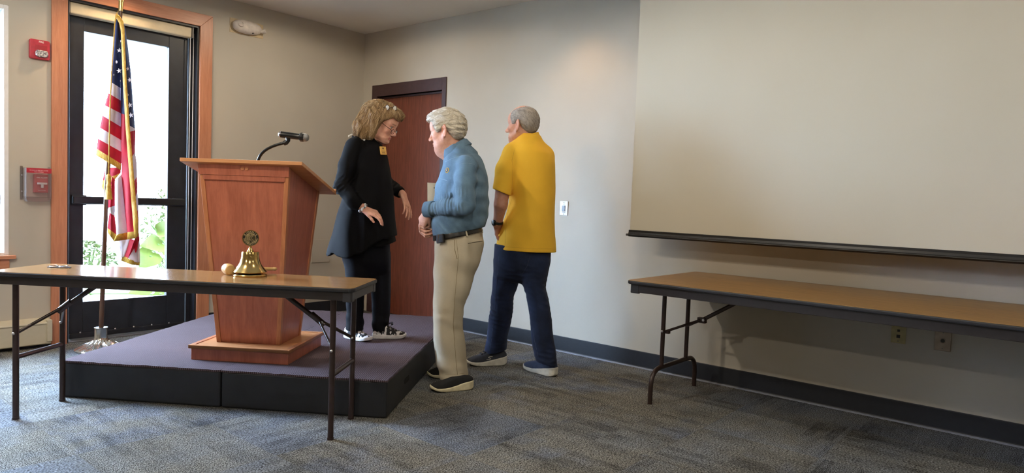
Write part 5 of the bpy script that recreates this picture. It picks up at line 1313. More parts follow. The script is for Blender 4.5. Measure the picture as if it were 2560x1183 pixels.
ha, hb = P(1100, 947, -.1), P(1160, 944, -.1); hn2 = A_([-(hb-ha)[2], 0, (hb-ha)[0]]); hn2 = hn2/np.linalg.norm(hn2)
tr.cut(lambda Q: (ha-Q) @ hn2, 0.004)
ta, tb = P(1083, 600, 0), P(1205, 577, 0); tn = A_([-(tb-ta)[2], 0, (tb-ta)[0]]); tn = tn/np.linalg.norm(tn)
tr.cut(lambda Q: (Q-ta-tn*.012) @ tn, 0.004)
pants = solid('khaki_trousers', tr, .005, M_KHAKI, den)
seam('side_seam', tr, S, [(1141, 600), (1146, 645), (1141, 700), (1136, 757), (1133, 811), (1137, 864), (1141, 915), (1144, 938)], M_KSTITCH, pants, .0016)
seam('front_pocket', tr, S, [(1136, 600), (1137, 625), (1143, 648)], M_KSTITCH, pants, .0022)
seam('back_pocket', tr, S, [(1170, 609), (1182, 606.5), (1206, 603)], M_DARKSLIT, pants, .0022)
seam('hem_stitch', tr, S, [(1100, 937), (1130, 936), (1160, 934)], M_KSTITCH, pants, .0012)
# belt
be = Union(); bc = P(1144, 583.5, 0); Rb = frame(tn, (1, 0, 0)); be.add(ring(bc, Rb, S.m(60.5), .196, .036, .03, .004), 0); belt = solid('belt', be, .004, M_BELT, den)
for (px, py, w, hgt, mt) in ((1166, 583, .010, .044, M_KHAKI), (1204, 575, .010, .044, M_KHAKI)):
    q, g = march(be, S, px, py); Rm = frame(g, tn)
    bm = NB(); box(bm, (-hgt/2, -w/2, -.002), (hgt/2, w/2, .0035), mat=Matrix([list(Rm[i])+[q[i]] for i in range(3)]+[[0, 0, 0, 1]])); mesh_obj('belt_loop', bm, mt, belt, bevel=.001)
q, g = march(be, S, 1103, 596); Rm = frame(g, tn); mm = Matrix([list(Rm[i])+[q[i]] for i in range(3)]+[[0, 0, 0, 1]])
bm = NB(); box(bm, (-.03, -.032, -.002), (.026, .032, .016), mat=mm); hol = mesh_obj('phone_holster', bm, M_BELT, belt, bevel=.005)
bm = NB(); box(bm, (-.028, .006, .014), (.024, .011, .0185), mat=mm @ Matrix.Rotation(-.25, 4, 'Z')); mesh_obj('holster_clip', bm, M_CHROME, hol, bevel=.001)
# shoes
M_SOLE = plain('cream_sole', (214, 204, 172), 0.6); M_KNIT = plain('black_knit', (22, 22, 24), 0.9, bump=0.3, scale=60)
for heel, toe in (((1182, 972), (1074, 980)), ((1166, 939), (1067, 945))):
    o_, R_, L_ = floor_frame(S, heel, toe); L_ = max(.27, min(L_, .30))
    so, up = shoe_parts(L_, .050, [(0, .016, .060), (.02, .004, .058), (.07, 0, .05), (.13, 0, .034), (.19, .002, .027), (.24, .010, .028), (L_, .026, .046)],
                        [(0, .078), (.03, .088), (.09, .092), (.13, .088), (.18, .074), (.235, .060), (L_-.006, .046)])
    u1 = Union().add(moved(up, R_, o_), 0); upm = solid('shoe', u1, .0035, M_KNIT, den)
    u2 = Union().add(moved(so, R_, o_), 0); solid('sole', u2, .0035, M_SOLE, upm)
# head, hands and the body under the clothes
hd_f = A_([-math.cos(.22)*math.cos(.20), math.sin(.22)*math.cos(.20), -math.sin(.20)]); Rh = rotmat(hd_f); hc = P(1114.5, 326, 0); hs_ = 1.07
bd = Union()
add_head(bd, hc, Rh, hs_, jowl=1.15, nose=0.8, fat=1.1)
bd.add(rcone(P(1122, 356, 0), P(1146, 396, 0), .066, .072), .035)
bd.add(rcone(P(1108, 380, 0), P(1128, 392, 0), .036, .05), .03)
bd.add(legs_zloft(S, [(392, 1128, 1186, .12), (430, 1112, 1206, .17), (500, 1098, 1210, .19), (560, 1090, 1204, .19), (600, 1098, 1198, .17)], 0, .18), .03)
bd.add(rcone(P(1168, 414, -.16), P(1163, 508, -.255), .045, .042), .02); bd.add(rcone(P(1163, 508, -.255), P(1071, 527, -.10), .042, .029), .01)
bd.add(rcone(P(1168, 414, .16), P(1158, 508, .235), .045, .042), .02); bd.add(rcone(P(1158, 508, .235), P(1066, 556, .0), .042, .028), .01)
for dd, x0 in ((-.10, 1133), (.13, 1128)):
    bd.add(rcone(P(x0+8, 600, dd), P(x0-8, 780, dd), .085, .055), .03); bd.add(rcone(P(x0-8, 780, dd), P(x0, 950, dd), .055, .04), .02)
add_hand(bd, P(1069, 531, -.095), P(1053, 560, -.055)-P(1069, 531, -.095), (.30, .75, -.25), 1, 0.98, curls=((35, 40, 25), (42, 45, 30), (48, 45, 30), (52, 48, 30)), thumb_out=.35, thumb=(20, 20, 10))
add_hand(bd, P(1058, 549, .02), P(1052, 573, -.03)-P(1058, 549, .02), (.75, .2, .35), -1, 0.98, curls=((50, 45, 20), (55, 45, 25), (60, 45, 25), (62, 48, 30)), thumb_out=.6, thumb=(15, 15, 10))
body = solid('body', bd, .0032, M_SKIN, den, face_tint(hc, Rh, hs_, (224, 174, 152), (176, 100, 92), (190, 184, 172), ruddy=.55))
# hair
M_HAIRW = hair_mat('white_hair', (178, 166, 146), (224, 216, 200), (246, 242, 232), (70, 70, 30))
ha_ = Union()
H = lambda f, k: ha_.add(moved(f, Rh, hc, hs_), k*hs_)
H(ellip((-.014, 0, .040), (.108, .090, .094)), 0); H(ellip((.050, 0, .082), (.052, .062, .034)), .03); H(ellip((-.088, 0, .012), (.040, .066, .060)), .03); H(ellip((-.070, 0, -.028), (.036, .062, .045)), .03)
for sg in (1, -1): H(ellip((.022, sg*.076, .014), (.030, .014, .040)), .015)
def hl(Q):
    L = ((Q-hc) @ A_(Rh))/hs_
    return np.interp(L[:, 0], [-.14, -.06, -.044, -.030, -.006, .006, .034, .05, .075, .10], [-.072, -.078, -.066, -.012, .016, -.004, -.014, .040, .066, .062])*hs_ - L[:, 2]*hs_
hw1 = waves(61, 6, .034, (.25, .35, 1), .45); hw2 = waves(62, 8, .013, (.15, .3, 1), .35)
ha_.disp(lambda Q: .0030*hw1(Q)); ha_.cut(hl, .012)
hair = solid('hair', ha_, .003, M_HAIRW, den)
def flow_d(X):
    L = ((X-hc) @ A_(Rh))/hs_; t = np.clip((.06-L[:, 2])/.10, 0, 1)
    f = np.stack([-1+.35*t, .25*np.sign(L[:, 1])*(1-t), .15-.75*t+.4*np.clip(L[:, 0]-.03, 0, 1)*8], 1); return f @ A_(Rh).T
strands(ha_, hair, 3600, .050, flow_d, strand_mat('white_strands', (176, 164, 146), (226, 218, 204), (250, 247, 240)), r=.0010, seed=3, wander=.30, lift=.0018)
# sheet of paper he holds against his chest
pp = empty('paper', 'white sheet of paper held upright by the man in denim', 'paper', tuple(S.base), YAW-PI/2)
c = [P(1069, 571, .16), P(1104, 573, .19), P(1101, 458, .19), P(1068.5, 456.5, .16)]
n_ = np.cross(c[1]-c[0], c[3]-c[0]); n_ = n_/np.linalg.norm(n_)*.0012
bm = NB(); hexa(bm, [tuple(v-n_) for v in c] + [tuple(v+n_) for v in c]); mesh_obj('sheet', bm, plain('paper_white', (244, 240, 226), 0.8, var=0.01), pp)
bm = NB(); pc = P(1085.5, 470, .175); tube(bm, [pc-n_*1.5, pc+n_*1.5], .0035, 10); mesh_obj('punch_mark', bm, plain('hole_dark', (60, 56, 50), 0.9), pp)
# ------------------------------------------------------------------ man in the yellow polo shirt
M_POLO = cloth('yellow_pique', (246, 190, 58), 0.05, 1100, 0.8, 0.3, 3)
M_JEANS = cloth('dark_denim', (23, 29, 46), 0.22, 800, 0.85, 0.35, 7, worn=(38, 50, 80))
M_JSTITCH = plain('denim_stitch', (44, 52, 74), 0.85)
S = Stage(4.86, 0.0, (pz(1290, 930) @ _r0)); P = S.P
yel = S.empty('person', 'grey-haired man seen from behind in a yellow polo shirt and dark blue jeans')
po = Union()
po.add(legs_zloft(S, [(340, 1303, 1350, .08, .0), (350, 1296, 1352, .09, .0), (366, 1280, 1362, .13, .0), (385, 1264, 1379, .155, .0), (410, 1260, 1387, .16, 0), (460, 1266, 1388.5, .16, 0), (500, 1273, 1387, .155, 0), (527, 1268, 1386.5, .155, 0),
                      (555, 1258, 1387.5, .16, 0), (585, 1248, 1388.5, .165, 0), (620, 1240, 1390.5, .17, 0), (640, 1236, 1391, .17, 0)], 0, .16), 0)
po.add(rcone(P(1362, 392, .05), P(1364, 470, .14), .058, .060), .04)
po.add(rcone(P(1322, 352, 0), P(1356, 384, .03), .062, .062), .05); po.add(rcone(P(1318, 354, 0), P(1286, 384, -.03), .060, .064), .05)
sa, sb = P(1228, 470, -.13), P(1276, 490, -.13); sn = A_([-(sb-sa)[2], 0, (sb-sa)[0]]); sn = sn/np.linalg.norm(sn)
slv = Union(); slv.add(rcone(P(1282, 383, -.04), P(1265, 425, -.10), .070, .072), .03); slv.add(rcone(P(1265, 425, -.10), P(1251, 500, -.13), .070, .066), .02); slv.cut(lambda Q: (sa-Q) @ sn, .003)
y1 = waves(71, 6, .17, (1, 0, .12), .3); y2 = waves(72, 6, .09, (.6, 0, 1), .5); y3 = waves(73, 5, .28)
ny = near(P(1285, 430, -.12), .09); ny2 = near(P(1290, 590, -.1), .16); ny3 = near(P(1330, 480, -.15), .17)
po.disp(lambda Q: .0022*y1(Q)*(1-.5*ny3(Q)) + .0030*y2(Q)*ny(Q) + .0022*y2(Q)*ny2(Q) + .002*y3(Q))
za_ = P(1240, 622, 0); zb2 = P(1391, 631, 0); zn = A_([-(zb2-za_)[2], 0, (zb2-za_)[0]]); zn = zn/np.linalg.norm(zn)
po.cut(lambda Q: (za_-Q) @ zn, 0.005); po.add(slv.prim(), .03)
nc2 = P(1322, 346, .0); nax2 = P(1317, 326, .0)-P(1326, 360, .01); Rn2 = frame(nax2, P(1294, 352, .05)-P(1347, 338, -.05))
po.sub(moved(zloft([(-.012, 0, 0, .062, .058), (.2, 0, 0, .066, .062)]), Rn2, nc2), .004)
polo = solid('polo_shirt', po, .005, M_POLO, yel)
c2 = Union(); c2.add(ring(nc2+Rn2[:, 2]*.008, Rn2, .074, .067, .040, .10, .0042, gap=.02), 0); c2.disp(lambda Q: .001*y2(Q)); solid('collar', c2, .0035, M_POLO, polo)
M_YST = plain('yellow_stitch', (214, 156, 44), 0.85)
seam('sleeve_seam', po, S, [(1287, 372), (1280, 400), (1281, 440), (1279, 480)], M_YST, polo, .0013)
seam('hem_stitch', po, S, [(1242, 615), (1262, 617), (1300, 620), (1350, 622), (1389, 623)], M_YST, polo, .0012)
seam('side_seam', po, S, [(1279, 498), (1268, 540), (1264, 580), (1262, 618)], M_YST, polo, .0013)
# jeans
je = Union()
je.add(legs_zloft(S, [(605, 1237, 1380, .15), (632, 1234, 1377, .155), (661, 1235, 1373.5, .16), (690, 1236, 1368, .12), (706, 1250, 1352, .06)], 0, .15), 0)
je.add(legs_zloft(S, [(650, 1235, 1312, .11, .03), (690, 1232.5, 1303, .105, .05), (719, 1231, 1293, .10, .06), (739, 1229, 1285.5, .095, .075), (763, 1226.4, 1284, .088, .085), (790, 1223, 1281, .085, .10), (813, 1220.3, 1276.5, .082, .115), (847, 1215.2, 1268.5, .08, .13), (875, 1211.5, 1266.5, .082, .14), (900, 1211.5, 1265, .085, .15)], 0, .1), .02)
je.add(legs_zloft(S, [(650, 1300, 1374, .11, -.03), (690, 1302, 1369.5, .105, -.05), (719, 1309, 1366, .10, -.07), (739, 1315.5, 1370.5, .098, -.08), (776, 1321, 1375.5, .088, -.10), (813, 1325, 1380, .082, -.12), (847, 1327, 1384.3, .08, -.13), (881, 1333, 1391, .082, -.14), (910, 1340, 1393, .085, -.15), (925, 1342, 1394, .085, -.15)], 0, .1), .02)
j1 = waves(81, 5, .06, (.35, .1, 1), .35); j2 = waves(82, 6, .11, (.8, .3, .5), .6); j3 = waves(83, 5, .25)
nj = [near(P(x, y, d), r) for x, y, d, r in ((1255, 775, .05, .11), (1350, 750, -.14, .13), (1240, 860, .1, .08), (1364, 890, -.2, .09), (1300, 680, -.1, .10))]
je.disp(lambda Q: .0060*(np.abs(j1(Q))-.6)*sum(n(Q) for n in nj) + .0016*j2(Q) + .002*j3(Q))
l0, l1 = P(1211, 884, .14), P(1267, 873, .14); ln_ = A_([-(l1-l0)[2], 0, (l1-l0)[0]]); ln_ = ln_/np.linalg.norm(ln_)
r0_, r1_ = P(1340, 902, -.15), P(1394, 914, -.15); rn_ = A_([-(r1_-r0_)[2], 0, (r1_-r0_)[0]]); rn_ = rn_/np.linalg.norm(rn_)
mid = P(1297, 800, 0)[0]
je.cut(lambda Q: np.where(Q[:, 0] < mid, (l0-Q) @ ln_, (r0_-Q) @ rn_).astype(np.float32), 0.0)
je.cut(lambda Q: Q[:, 2]-P(1300, 612, 0)[2], 0.005)
jeans = solid('jeans', je, .005, M_JEANS, yel)
seam('side_seam', je, S, [(1247, 640), (1243, 700), (1236, 780), (1229, 850), (1224, 878)], M_JSTITCH, jeans, .0014)
seam('inseam', je, S, [(1318, 745), (1327, 800), (1336, 850), (1346, 895)], M_JSTITCH, jeans, .0014)
seam('seat_seam', je, S, [(1325, 640), (1318, 665), (1303, 690)], M_JSTITCH, jeans, .0014)
# shoes
M_GREYKNIT = plain('grey_knit', (52, 56, 66), 0.85, bump=0.3, scale=60); M_NAVYKNIT = plain('navy_knit', (50, 60, 86), 0.85, bump=0.3, scale=60)
M_SOLE2 = plain('white_sole', (214, 212, 202), 0.55); M_LACE = plain('dark_lace', (24, 26, 36), 0.8); M_LOGO = plain('logo_grey', (196, 192, 180), 0.6)
def trainer(heel, toe, L, upmat, lace):
    o_, R_, _L = floor_frame(S, heel, toe)
    so, up = shoe_parts(L, .052, [(0, .018, .070), (.02, .006, .066), (.07, 0, .055), (.14, 0, .040), (.20, .002, .032), (.26, .012, .034), (L, .028, .046)],
                        [(0, .088), (.03, .112), (.09, .122), (.13, .112), (.18, .086), (.245, .068), (L-.006, .050)])
    um = solid('shoe', Union().add(moved(up, R_, o_), 0), .0035, upmat, yel); solid('sole', Union().add(moved(so, R_, o_), 0), .0035, M_SOLE2, um)
    return o_, R_, Union().add(moved(up, R_, o_), 0), um
o_, R_, upu, um = trainer((1266, 912), (1166, 914), .30, M_GREYKNIT, True)
for i in range(4):
    x = .125+.022*i; zt_ = .116-.011*i
    bm = NB(); tube(bm, [tuple(o_+R_ @ A_((x+.006*k_, y, zt_+.006-abs(y)**2*9))) for k_, y in zip((0, 1, 0, -1, 0), (-.026, -.013, 0, .013, .026))], .0042, 8); mesh_obj('lace', bm, M_LACE, um, smooth=180)
def on_shoe(px, py):
    q, g = march(upu, S, px, py); Rm = frame(g, (0, 0, 1)); return Matrix([list(Rm[i])+[q[i]] for i in range(3)]+[[0, 0, 0, 1]])
mm = on_shoe(1223.5, 895.5)
bm = NB(); mm2 = mm @ Matrix.Rotation(PI/2, 4, 'Z')
sp_ = [(.022, .011), (-.002, .0105), (-.012, .005), (-.004, .001), (.008, -.002), (.008, -.006), (-.004, -.009), (-.024, -.0095)]
tube(bm, [mm2 @ Vector((-a, b, .0012)) for a, b in bez((.020, .010, 0), (-.03, .011, 0), (-.012, .002, 0), (0, 0, 0), 8) for a, b in [(a, b)]] if False else [mm2 @ Vector((a, b, .0012)) for a, b in sp_], .0022, 6)
mesh_obj('side_logo', bm, M_LOGO, um, smooth=180)
trainer((1390, 944), (1320, 924), .30, M_NAVYKNIT, False)
# head, arm and body
hd_f = A_([-math.cos(.52), math.sin(.52), -.03]); Rh = rotmat(hd_f); hc = P(1304, 311, 0); hs_ = 1.07
bd = Union(); add_head(bd, hc, Rh, hs_, jowl=.45, nose=1.05, fat=1.02)
bd.add(rcone(P(1313, 335, .0), P(1324, 366, .0), .060, .066), .03)
bd.add(legs_zloft(S, [(366, 1294, 1350, .08), (400, 1275, 1376, .13), (500, 1284, 1376, .13), (600, 1258, 1376, .14), (640, 1250, 1366, .13)], 0, .13), .03)
bd.add(rcone(P(1278, 395, -.06), P(1256, 486, -.12), .050, .047), .02)
bd.add(rcone(P(1256, 478, -.12), P(1252, 512, -.125), .048, .047), .01); bd.add(rcone(P(1252, 512, -.125), P(1243.5, 560, -.07), .046, .030), .012)
add_hand(bd, P(1243, 563, -.065), (.30, .80, -.5), (.6, .3, -.6), 1, 0.98, curls=((20, 25, 15), (25, 28, 15), (28, 30, 18), (30, 32, 20)))
bd.add(rcone(P(1364, 395, .06), P(1362, 490, .15), .046, .042), .02); bd.add(rcone(P(1362, 490, .15), P(1320, 545, .24), .040, .028), .01)
add_hand(bd, P(1316, 549, .245), (-.9, .2, -.2), (-.1, -1, 0), -1, 1.0)
for a, k_, f_ in (((1275, 640, .02), (1254, 765, .08), (1240, 890, .15)), ((1336, 640, -.02), (1347, 765, -.10), (1362, 892, -.12))):
    bd.add(rcone(P(*a), P(*k_), .074, .05), .03); bd.add(rcone(P(*k_), P(*f_), .055, .038), .02)
tint_ = face_tint(hc, Rh, hs_, (220, 170, 146), (170, 100, 90), (180, 174, 166), ruddy=.5)
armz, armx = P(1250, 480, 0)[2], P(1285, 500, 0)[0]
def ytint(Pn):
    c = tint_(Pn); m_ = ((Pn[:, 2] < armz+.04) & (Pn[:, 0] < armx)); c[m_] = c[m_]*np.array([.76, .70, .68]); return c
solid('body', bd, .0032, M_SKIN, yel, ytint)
M_HAIRG = hair_mat('grey_hair', (132, 124, 116), (170, 162, 154), (200, 194, 184), (60, 60, 22))
hb_ = Union(); H = lambda f, k: hb_.add(moved(f, Rh, hc, hs_), k*hs_)
H(ellip((-.018, 0, .034), (.101, .085, .083)), 0); H(ellip((-.074, 0, .0), (.040, .066, .062)), .03)
def hl2(Q):
    L = ((Q-hc) @ A_(Rh))/hs_
    side = np.interp(L[:, 0], [-.14, -.06, -.044, -.030, -.006, .006, .034, .046, .056, .10], [-.060, -.064, -.058, -.008, .022, .000, -.004, .035, .075, .14])*hs_ - L[:, 2]*hs_
    bald = (L[:, 2] + .30*np.maximum(L[:, 0]+.05, -.02) - .113)*hs_ * np.where(L[:, 0] > -.095, 1, 0) + np.where(L[:, 0] > -.095, 0, -.02)
    return np.maximum(side, bald).astype(np.float32)
q1 = waves(91, 7, .022, (.5, .3, 1), .6); hb_.disp(lambda Q: .0009*q1(Q)); hb_.cut(hl2, .006)
hair = solid('hair', hb_, .003, M_HAIRG, yel)
def flow_y(X):
    L = ((X-hc) @ A_(Rh))/hs_; t = np.clip((.07-L[:, 2])/.10, 0, 1)
    f = np.stack([-.9+.5*t, .1*np.sign(L[:, 1]), -.25-.7*t], 1); return f @ A_(Rh).T
strands(hb_, hair, 3000, .026, flow_y, strand_mat('grey_strands', (120, 112, 106), (176, 168, 162), (214, 208, 200)), r=.0008, seed=5, wander=.25, lift=.0010)
# wrist watch
wc_ = P(1245, 556, -.078); Rw = frame(P(1243, 575, -.06)-P(1248, 540, -.09), (1, 0, 0))
wu = Union(); wu.add(ring(wc_, Rw, .0345, .0335, .022, 0, .003), 0); wat = solid('wrist_watch', wu, .003, M_BLK, yel)
bm = NB(); wdir = A_((-.75, -.65, 0)); wdir = wdir - Rw[:, 2]*(wdir @ Rw[:, 2]); wdir = wdir/np.linalg.norm(wdir); wp = wc_+wdir*.034; Rm = frame(wdir, Rw[:, 2])
lathe(bm, [(.021, -.004), (.022, .004), (.020, .008), (.017, .009)], 28, mat=Matrix([list(Rm[i])+[wp[i]] for i in range(3)]+[[0, 0, 0, 1]])); mesh_obj('watch_case', bm, plain('watch_black', (24, 24, 26), 0.2, 0.4), wat, smooth=40)
# ------------------------------------------------------------------ woman in black on the stage
M_BLACKJ = cloth('black_jersey', (11, 11, 14), 0.18, 900, 0.8, 0.25, 5); M_BLACKP = cloth('black_slacks', (13, 14, 20), 0.18, 900, 0.75, 0.2, 5)
for m_ in (M_BLACKJ, M_BLACKP):
    b_ = m_.node_tree.nodes['Principled BSDF']; b_.inputs['Sheen Weight'].default_value = 0.0; b_.inputs['Specular IOR Level'].default_value = 0.12
S = Stage(4.75, HS, (pz(925, 845, HS) @ _r0)); P = S.P
wom = S.empty('person', 'woman with a blonde bob in a black tunic leaning forward on the stage')
tu = Union()
tu.add(legs_zloft(S, [(352, 888, 938, .07, 0), (362, 872, 955, .12, 0), (378, 864, 964, .165, 0), (400, 862, 970, .18, 0), (433, 864, 976, .185, 0), (470, 862, 980, .185, 0), (500, 856, 983, .19, 0), (539, 846, 987, .205, 0),
                      (580, 834, 993, .225, 0), (610, 826, 994, .235, 0), (650, 818, 996, .245, 0)], 0, .2), 0)
wc1, wc2 = P(903, 517, -.226), P(1003, 483, .115); wd1 = P(908, 521, -.22)-P(880, 500, -.225); wd2 = P(1008, 487, .10)-P(962, 455, .21); wd1 = wd1/np.linalg.norm(wd1); wd2 = wd2/np.linalg.norm(wd2)
an = Union(); an.add(rcone(P(886, 368, -.14), P(868, 415, -.185), .066, .064), .05); an.add(rcone(P(868, 415, -.185), P(855, 468, -.19), .062, .054), .02)
an.add(rcone(P(855, 468, -.19), P(880, 500, -.225), .053, .045), .02); an.add(rcone(P(880, 500, -.225), P(908, 521, -.22), .044, .034), .02); an.cut(lambda Q: (Q-wc1) @ wd1, .003)
af = Union(); af.add(rcone(P(915, 368, .14), P(940, 410, .21), .064, .060), .05); af.add(rcone(P(940, 410, .21), P(962, 455, .21), .058, .050), .02); af.add(rcone(P(962, 455, .21), P(1008, 487, .10), .048, .034), .02); af.cut(lambda Q: (Q-wc2) @ wd2, .003)
tu.add(rcone(P(902, 350, 0), P(922, 352, 0), .062, .060), .04)
u1 = waves(101, 6, .13, (1, .3, .08), .3); u2 = waves(102, 5, .05, (.7, .2, -.6), .4); u3 = waves(103, 6, .22); u4 = waves(104, 4, .10, (1, .8, .02), .15)
ne = near(P(856, 470, -.19), .09); nfa = near(P(985, 470, .15), .07); nb = near(P(905, 590, -.1), .20)
hx_ = np.array([P(x, y, 0)[0] for x, y in ((815, 633), (832, 636), (846, 630), (860, 638), (890, 636), (920, 628), (956, 599), (997, 588))]); hz_ = np.array([P(x, y, 0)[2] for x, y in ((815, 633), (832, 636), (846, 630), (860, 638), (890, 636), (920, 628), (956, 599), (997, 588))])
tu.cut(lambda Q: (np.interp(Q[:, 0], hx_, hz_) - Q[:, 2]).astype(np.float32), 0.0)
tu.add(an.prim(), .03); tu.add(af.prim(), .03)
tu.disp(lambda Q: .0025*u1(Q) + .0070*(np.abs(u2(Q))-.6)*(ne(Q)+nfa(Q)) + .0025*u3(Q) + .0085*u4(Q)*nb(Q))
tunic = solid('black_tunic', tu, .005, M_BLACKJ, wom)
# under layer showing at the right of the hem
un = Union(); un.add(legs_zloft(S, [(560, 858, 982, .19, .02), (600, 852, 988, .20, .02), (622, 850, 990, .20, .02)], 0, .2), 0); un.disp(lambda Q: .006*u4(Q))
hx2 = np.array([P(x, y, 0)[0] for x, y in ((850, 600), (930, 612), (965, 614), (990, 603))]); hz2 = np.array([P(x, y, 0)[2] for x, y in ((850, 600), (930, 612), (965, 614), (990, 603))])
un.cut(lambda Q: (np.interp(Q[:, 0], hx2, hz2)-Q[:, 2]).astype(np.float32), 0.0); solid('under_layer', un, .006, M_BLACKJ, tunic)
# white trim at the neckline
for pts in ([(872, 341.5), (880, 337.5), (888, 340)], [(899, 342), (906, 347), (912, 352)]):
    bm = NB(); P_ = []
    for p in pts:
        q, g = march(tu, S, *p); P_.append(Vector(q+g*.002))
    tube(bm, P_, .0075, 10, flat=.5); mesh_obj('neck_trim', bm, plain('trim_white', (226, 222, 214), 0.8), tunic, smooth=180)
# slacks
sl_ = Union()
sl_.add(legs_zloft(S, [(570, 862, 972, .15), (610, 858, 975, .16), (650, 858, 976, .15), (672, 868, 972, .11), (692, 892, 950, .04)], 0, .15), 0)
sl_.add(legs_zloft(S, [(630, 855, 926, .11, -.05), (679, 864, 924, .10, -.06), (740, 865.5, 911, .082, -.06), (793, 865.5, 908, .075, -.05), (822, 863, 909, .078, -.05), (845, 862, 908, .08, -.05)], 0, .1), .02)
sl_.add(legs_zloft(S, [(630, 918, 975.5, .11, .05), (679, 923, 976.5, .10, .05), (740, 929.5, 976, .08, .04), (793, 931, 973.5, .073, .03), (822, 931, 970, .076, .02), (845, 932, 968, .078, .02)], 0, .1), .02)
v1 = waves(111, 6, .08, (.4, .1, 1), .4); v2 = waves(112, 5, .10, (1, .5, .1), .3); nv = near(P(885, 800, -.05), .10); nv2 = near(P(950, 810, .02), .10)
sl_.disp(lambda Q: .0035*v1(Q)*(nv(Q)+nv2(Q)) + .002*v2(Q))
ca, cb = P(862, 822, -.05), P(972, 826, .02); cn = A_([-(cb-ca)[2], 0, (cb-ca)[0]]); cn = cn/np.linalg.norm(cn); sl_.cut(lambda Q: (ca-Q) @ cn, .004)
solid('slacks', sl_, .005, M_BLACKP, wom)
# patterned shoes
mp = Mat('camo_canvas', (30, 30, 34), 0.7); v_ = mp.coord(scale=(1, 1, .6)); vo = mp.node('ShaderNodeTexNoise'); vo.inputs['Scale'].default_value = 42; vo.inputs['Detail'].default_value = 1; mp.link(v_, vo.inputs['Vector'])
mp.color(mp.ramp(vo.outputs['Fac'], [(0.52, (22, 22, 27)), (0.54, (232, 232, 236))])); M_CAMO = mp.m
M_SOLEW = plain('white_rubber', (234, 234, 236), 0.5)
for heel, toe, L in (((863, 843), (922, 856), .245), ((930, 846), (1010, 846), .25)):
    o_, R_, _L = floor_frame(S, heel, toe); L = max(.235, min(_L+.012, .265))
    so, up = shoe_parts(L, .045, [(0, .002, .036), (.06, 0, .032), (.14, 0, .028), (.20, .004, .030), (L, .016, .040)], [(0, .070), (.03, .085), (.08, .092), (.12, .082), (.16, .062), (.205, .048), (L-.006, .040)])
    um = solid('shoe', Union().add(moved(up, R_, o_), 0), .003, M_CAMO, wom); solid('sole', Union().add(moved(so, R_, o_), 0), .003, M_SOLEW, um)
    for i in range(4):
        x = .105+.02*i; zt_ = .092-.0115*i
        bm = NB(); tube(bm, [tuple(o_+R_ @ A_((x+.004*k_, y, zt_-abs(y)**2*12))) for k_, y in zip((0, 1, 0, -1, 0), (-.024, -.012, 0, .012, .024))], .0035, 8); mesh_obj('lace', bm, M_LACE, um, smooth=180)
    bm = NB(); c0 = o_+R_ @ A_((.10, 0, .096))
    for sg in (1, -1): tube(bm, bez(c0, c0+R_ @ A_((.03, .03*sg, .022)), c0+R_ @ A_((.055, .04*sg, .008)), c0+R_ @ A_((.03, .01*sg, 0)), 8), .0028, 6)
    mesh_obj('lace_bow', bm, M_LACE, um, smooth=180)
# head, hands, body
pt = math.radians(25); yw_ = math.radians(9)
hd_f = A_([math.cos(pt)*math.cos(yw_), -math.cos(pt)*math.sin(yw_), -math.sin(pt)]); Rh = rotmat(hd_f); hc = P(959, 308, 0); hs_ = 1.0
bd = Union(); add_head(bd, hc, Rh, hs_, jowl=.35, nose=.85, fat=.98, lips=1.1)
bd.add(rcone(P(942, 325, 0), P(912, 358, 0), .050, .056), .03)
bd.add(legs_zloft(S, [(362, 884, 940, .07), (400, 874, 958, .13), (500, 872, 966, .14), (600, 862, 968, .14), (650, 868, 966, .13)], 0, .13), .03)
bd.add(rcone(P(884, 372, -.14), P(855, 468, -.19), .042, .040), .02); bd.add(rcone(P(855, 468, -.19), P(909, 522, -.22), .028, .0235), .01)
add_hand(bd, P(911, 523, -.218), (.88, -.16, -.30), (.0, .35, -.9), -1, .95, curls=((14, 26, 16), (20, 30, 18), (26, 32, 20), (34, 34, 22)), thumb_out=.30, thumb=(10, 15, 10), spread=.05, wr=.022)
bd.add(rcone(P(920, 372, .14), P(962, 455, .21), .042, .038), .02); bd.add(rcone(P(962, 455, .21), P(1008, 487, .10), .036, .0245), .01)
add_hand(bd, P(1008, 488, .10), (.36, -.20, -.86), (-.75, .3, -.3), 1, .95, curls=((6, 14, 10), (8, 18, 10), (10, 18, 12), (14, 22, 14)), thumb_out=.55, thumb=(10, 10, 8), spread=.10, wr=.022)
for a, k_, f_ in (((893, 640, -.05), (889, 740, -.06), (886, 832, -.05)), ((948, 640, .05), (953, 740, .04), (951, 832, .02))):
    bd.add(rcone(P(*a), P(*k_), .07, .05), .03); bd.add(rcone(P(*k_), P(*f_), .05, .034), .02)
wt = face_tint(hc, Rh, hs_, (226, 174, 152), (186, 92, 92), (120, 88, 62), ruddy=.35)
solid('body', bd, .003, M_SKIN, wom, wt)
for k_ in range(0): pass
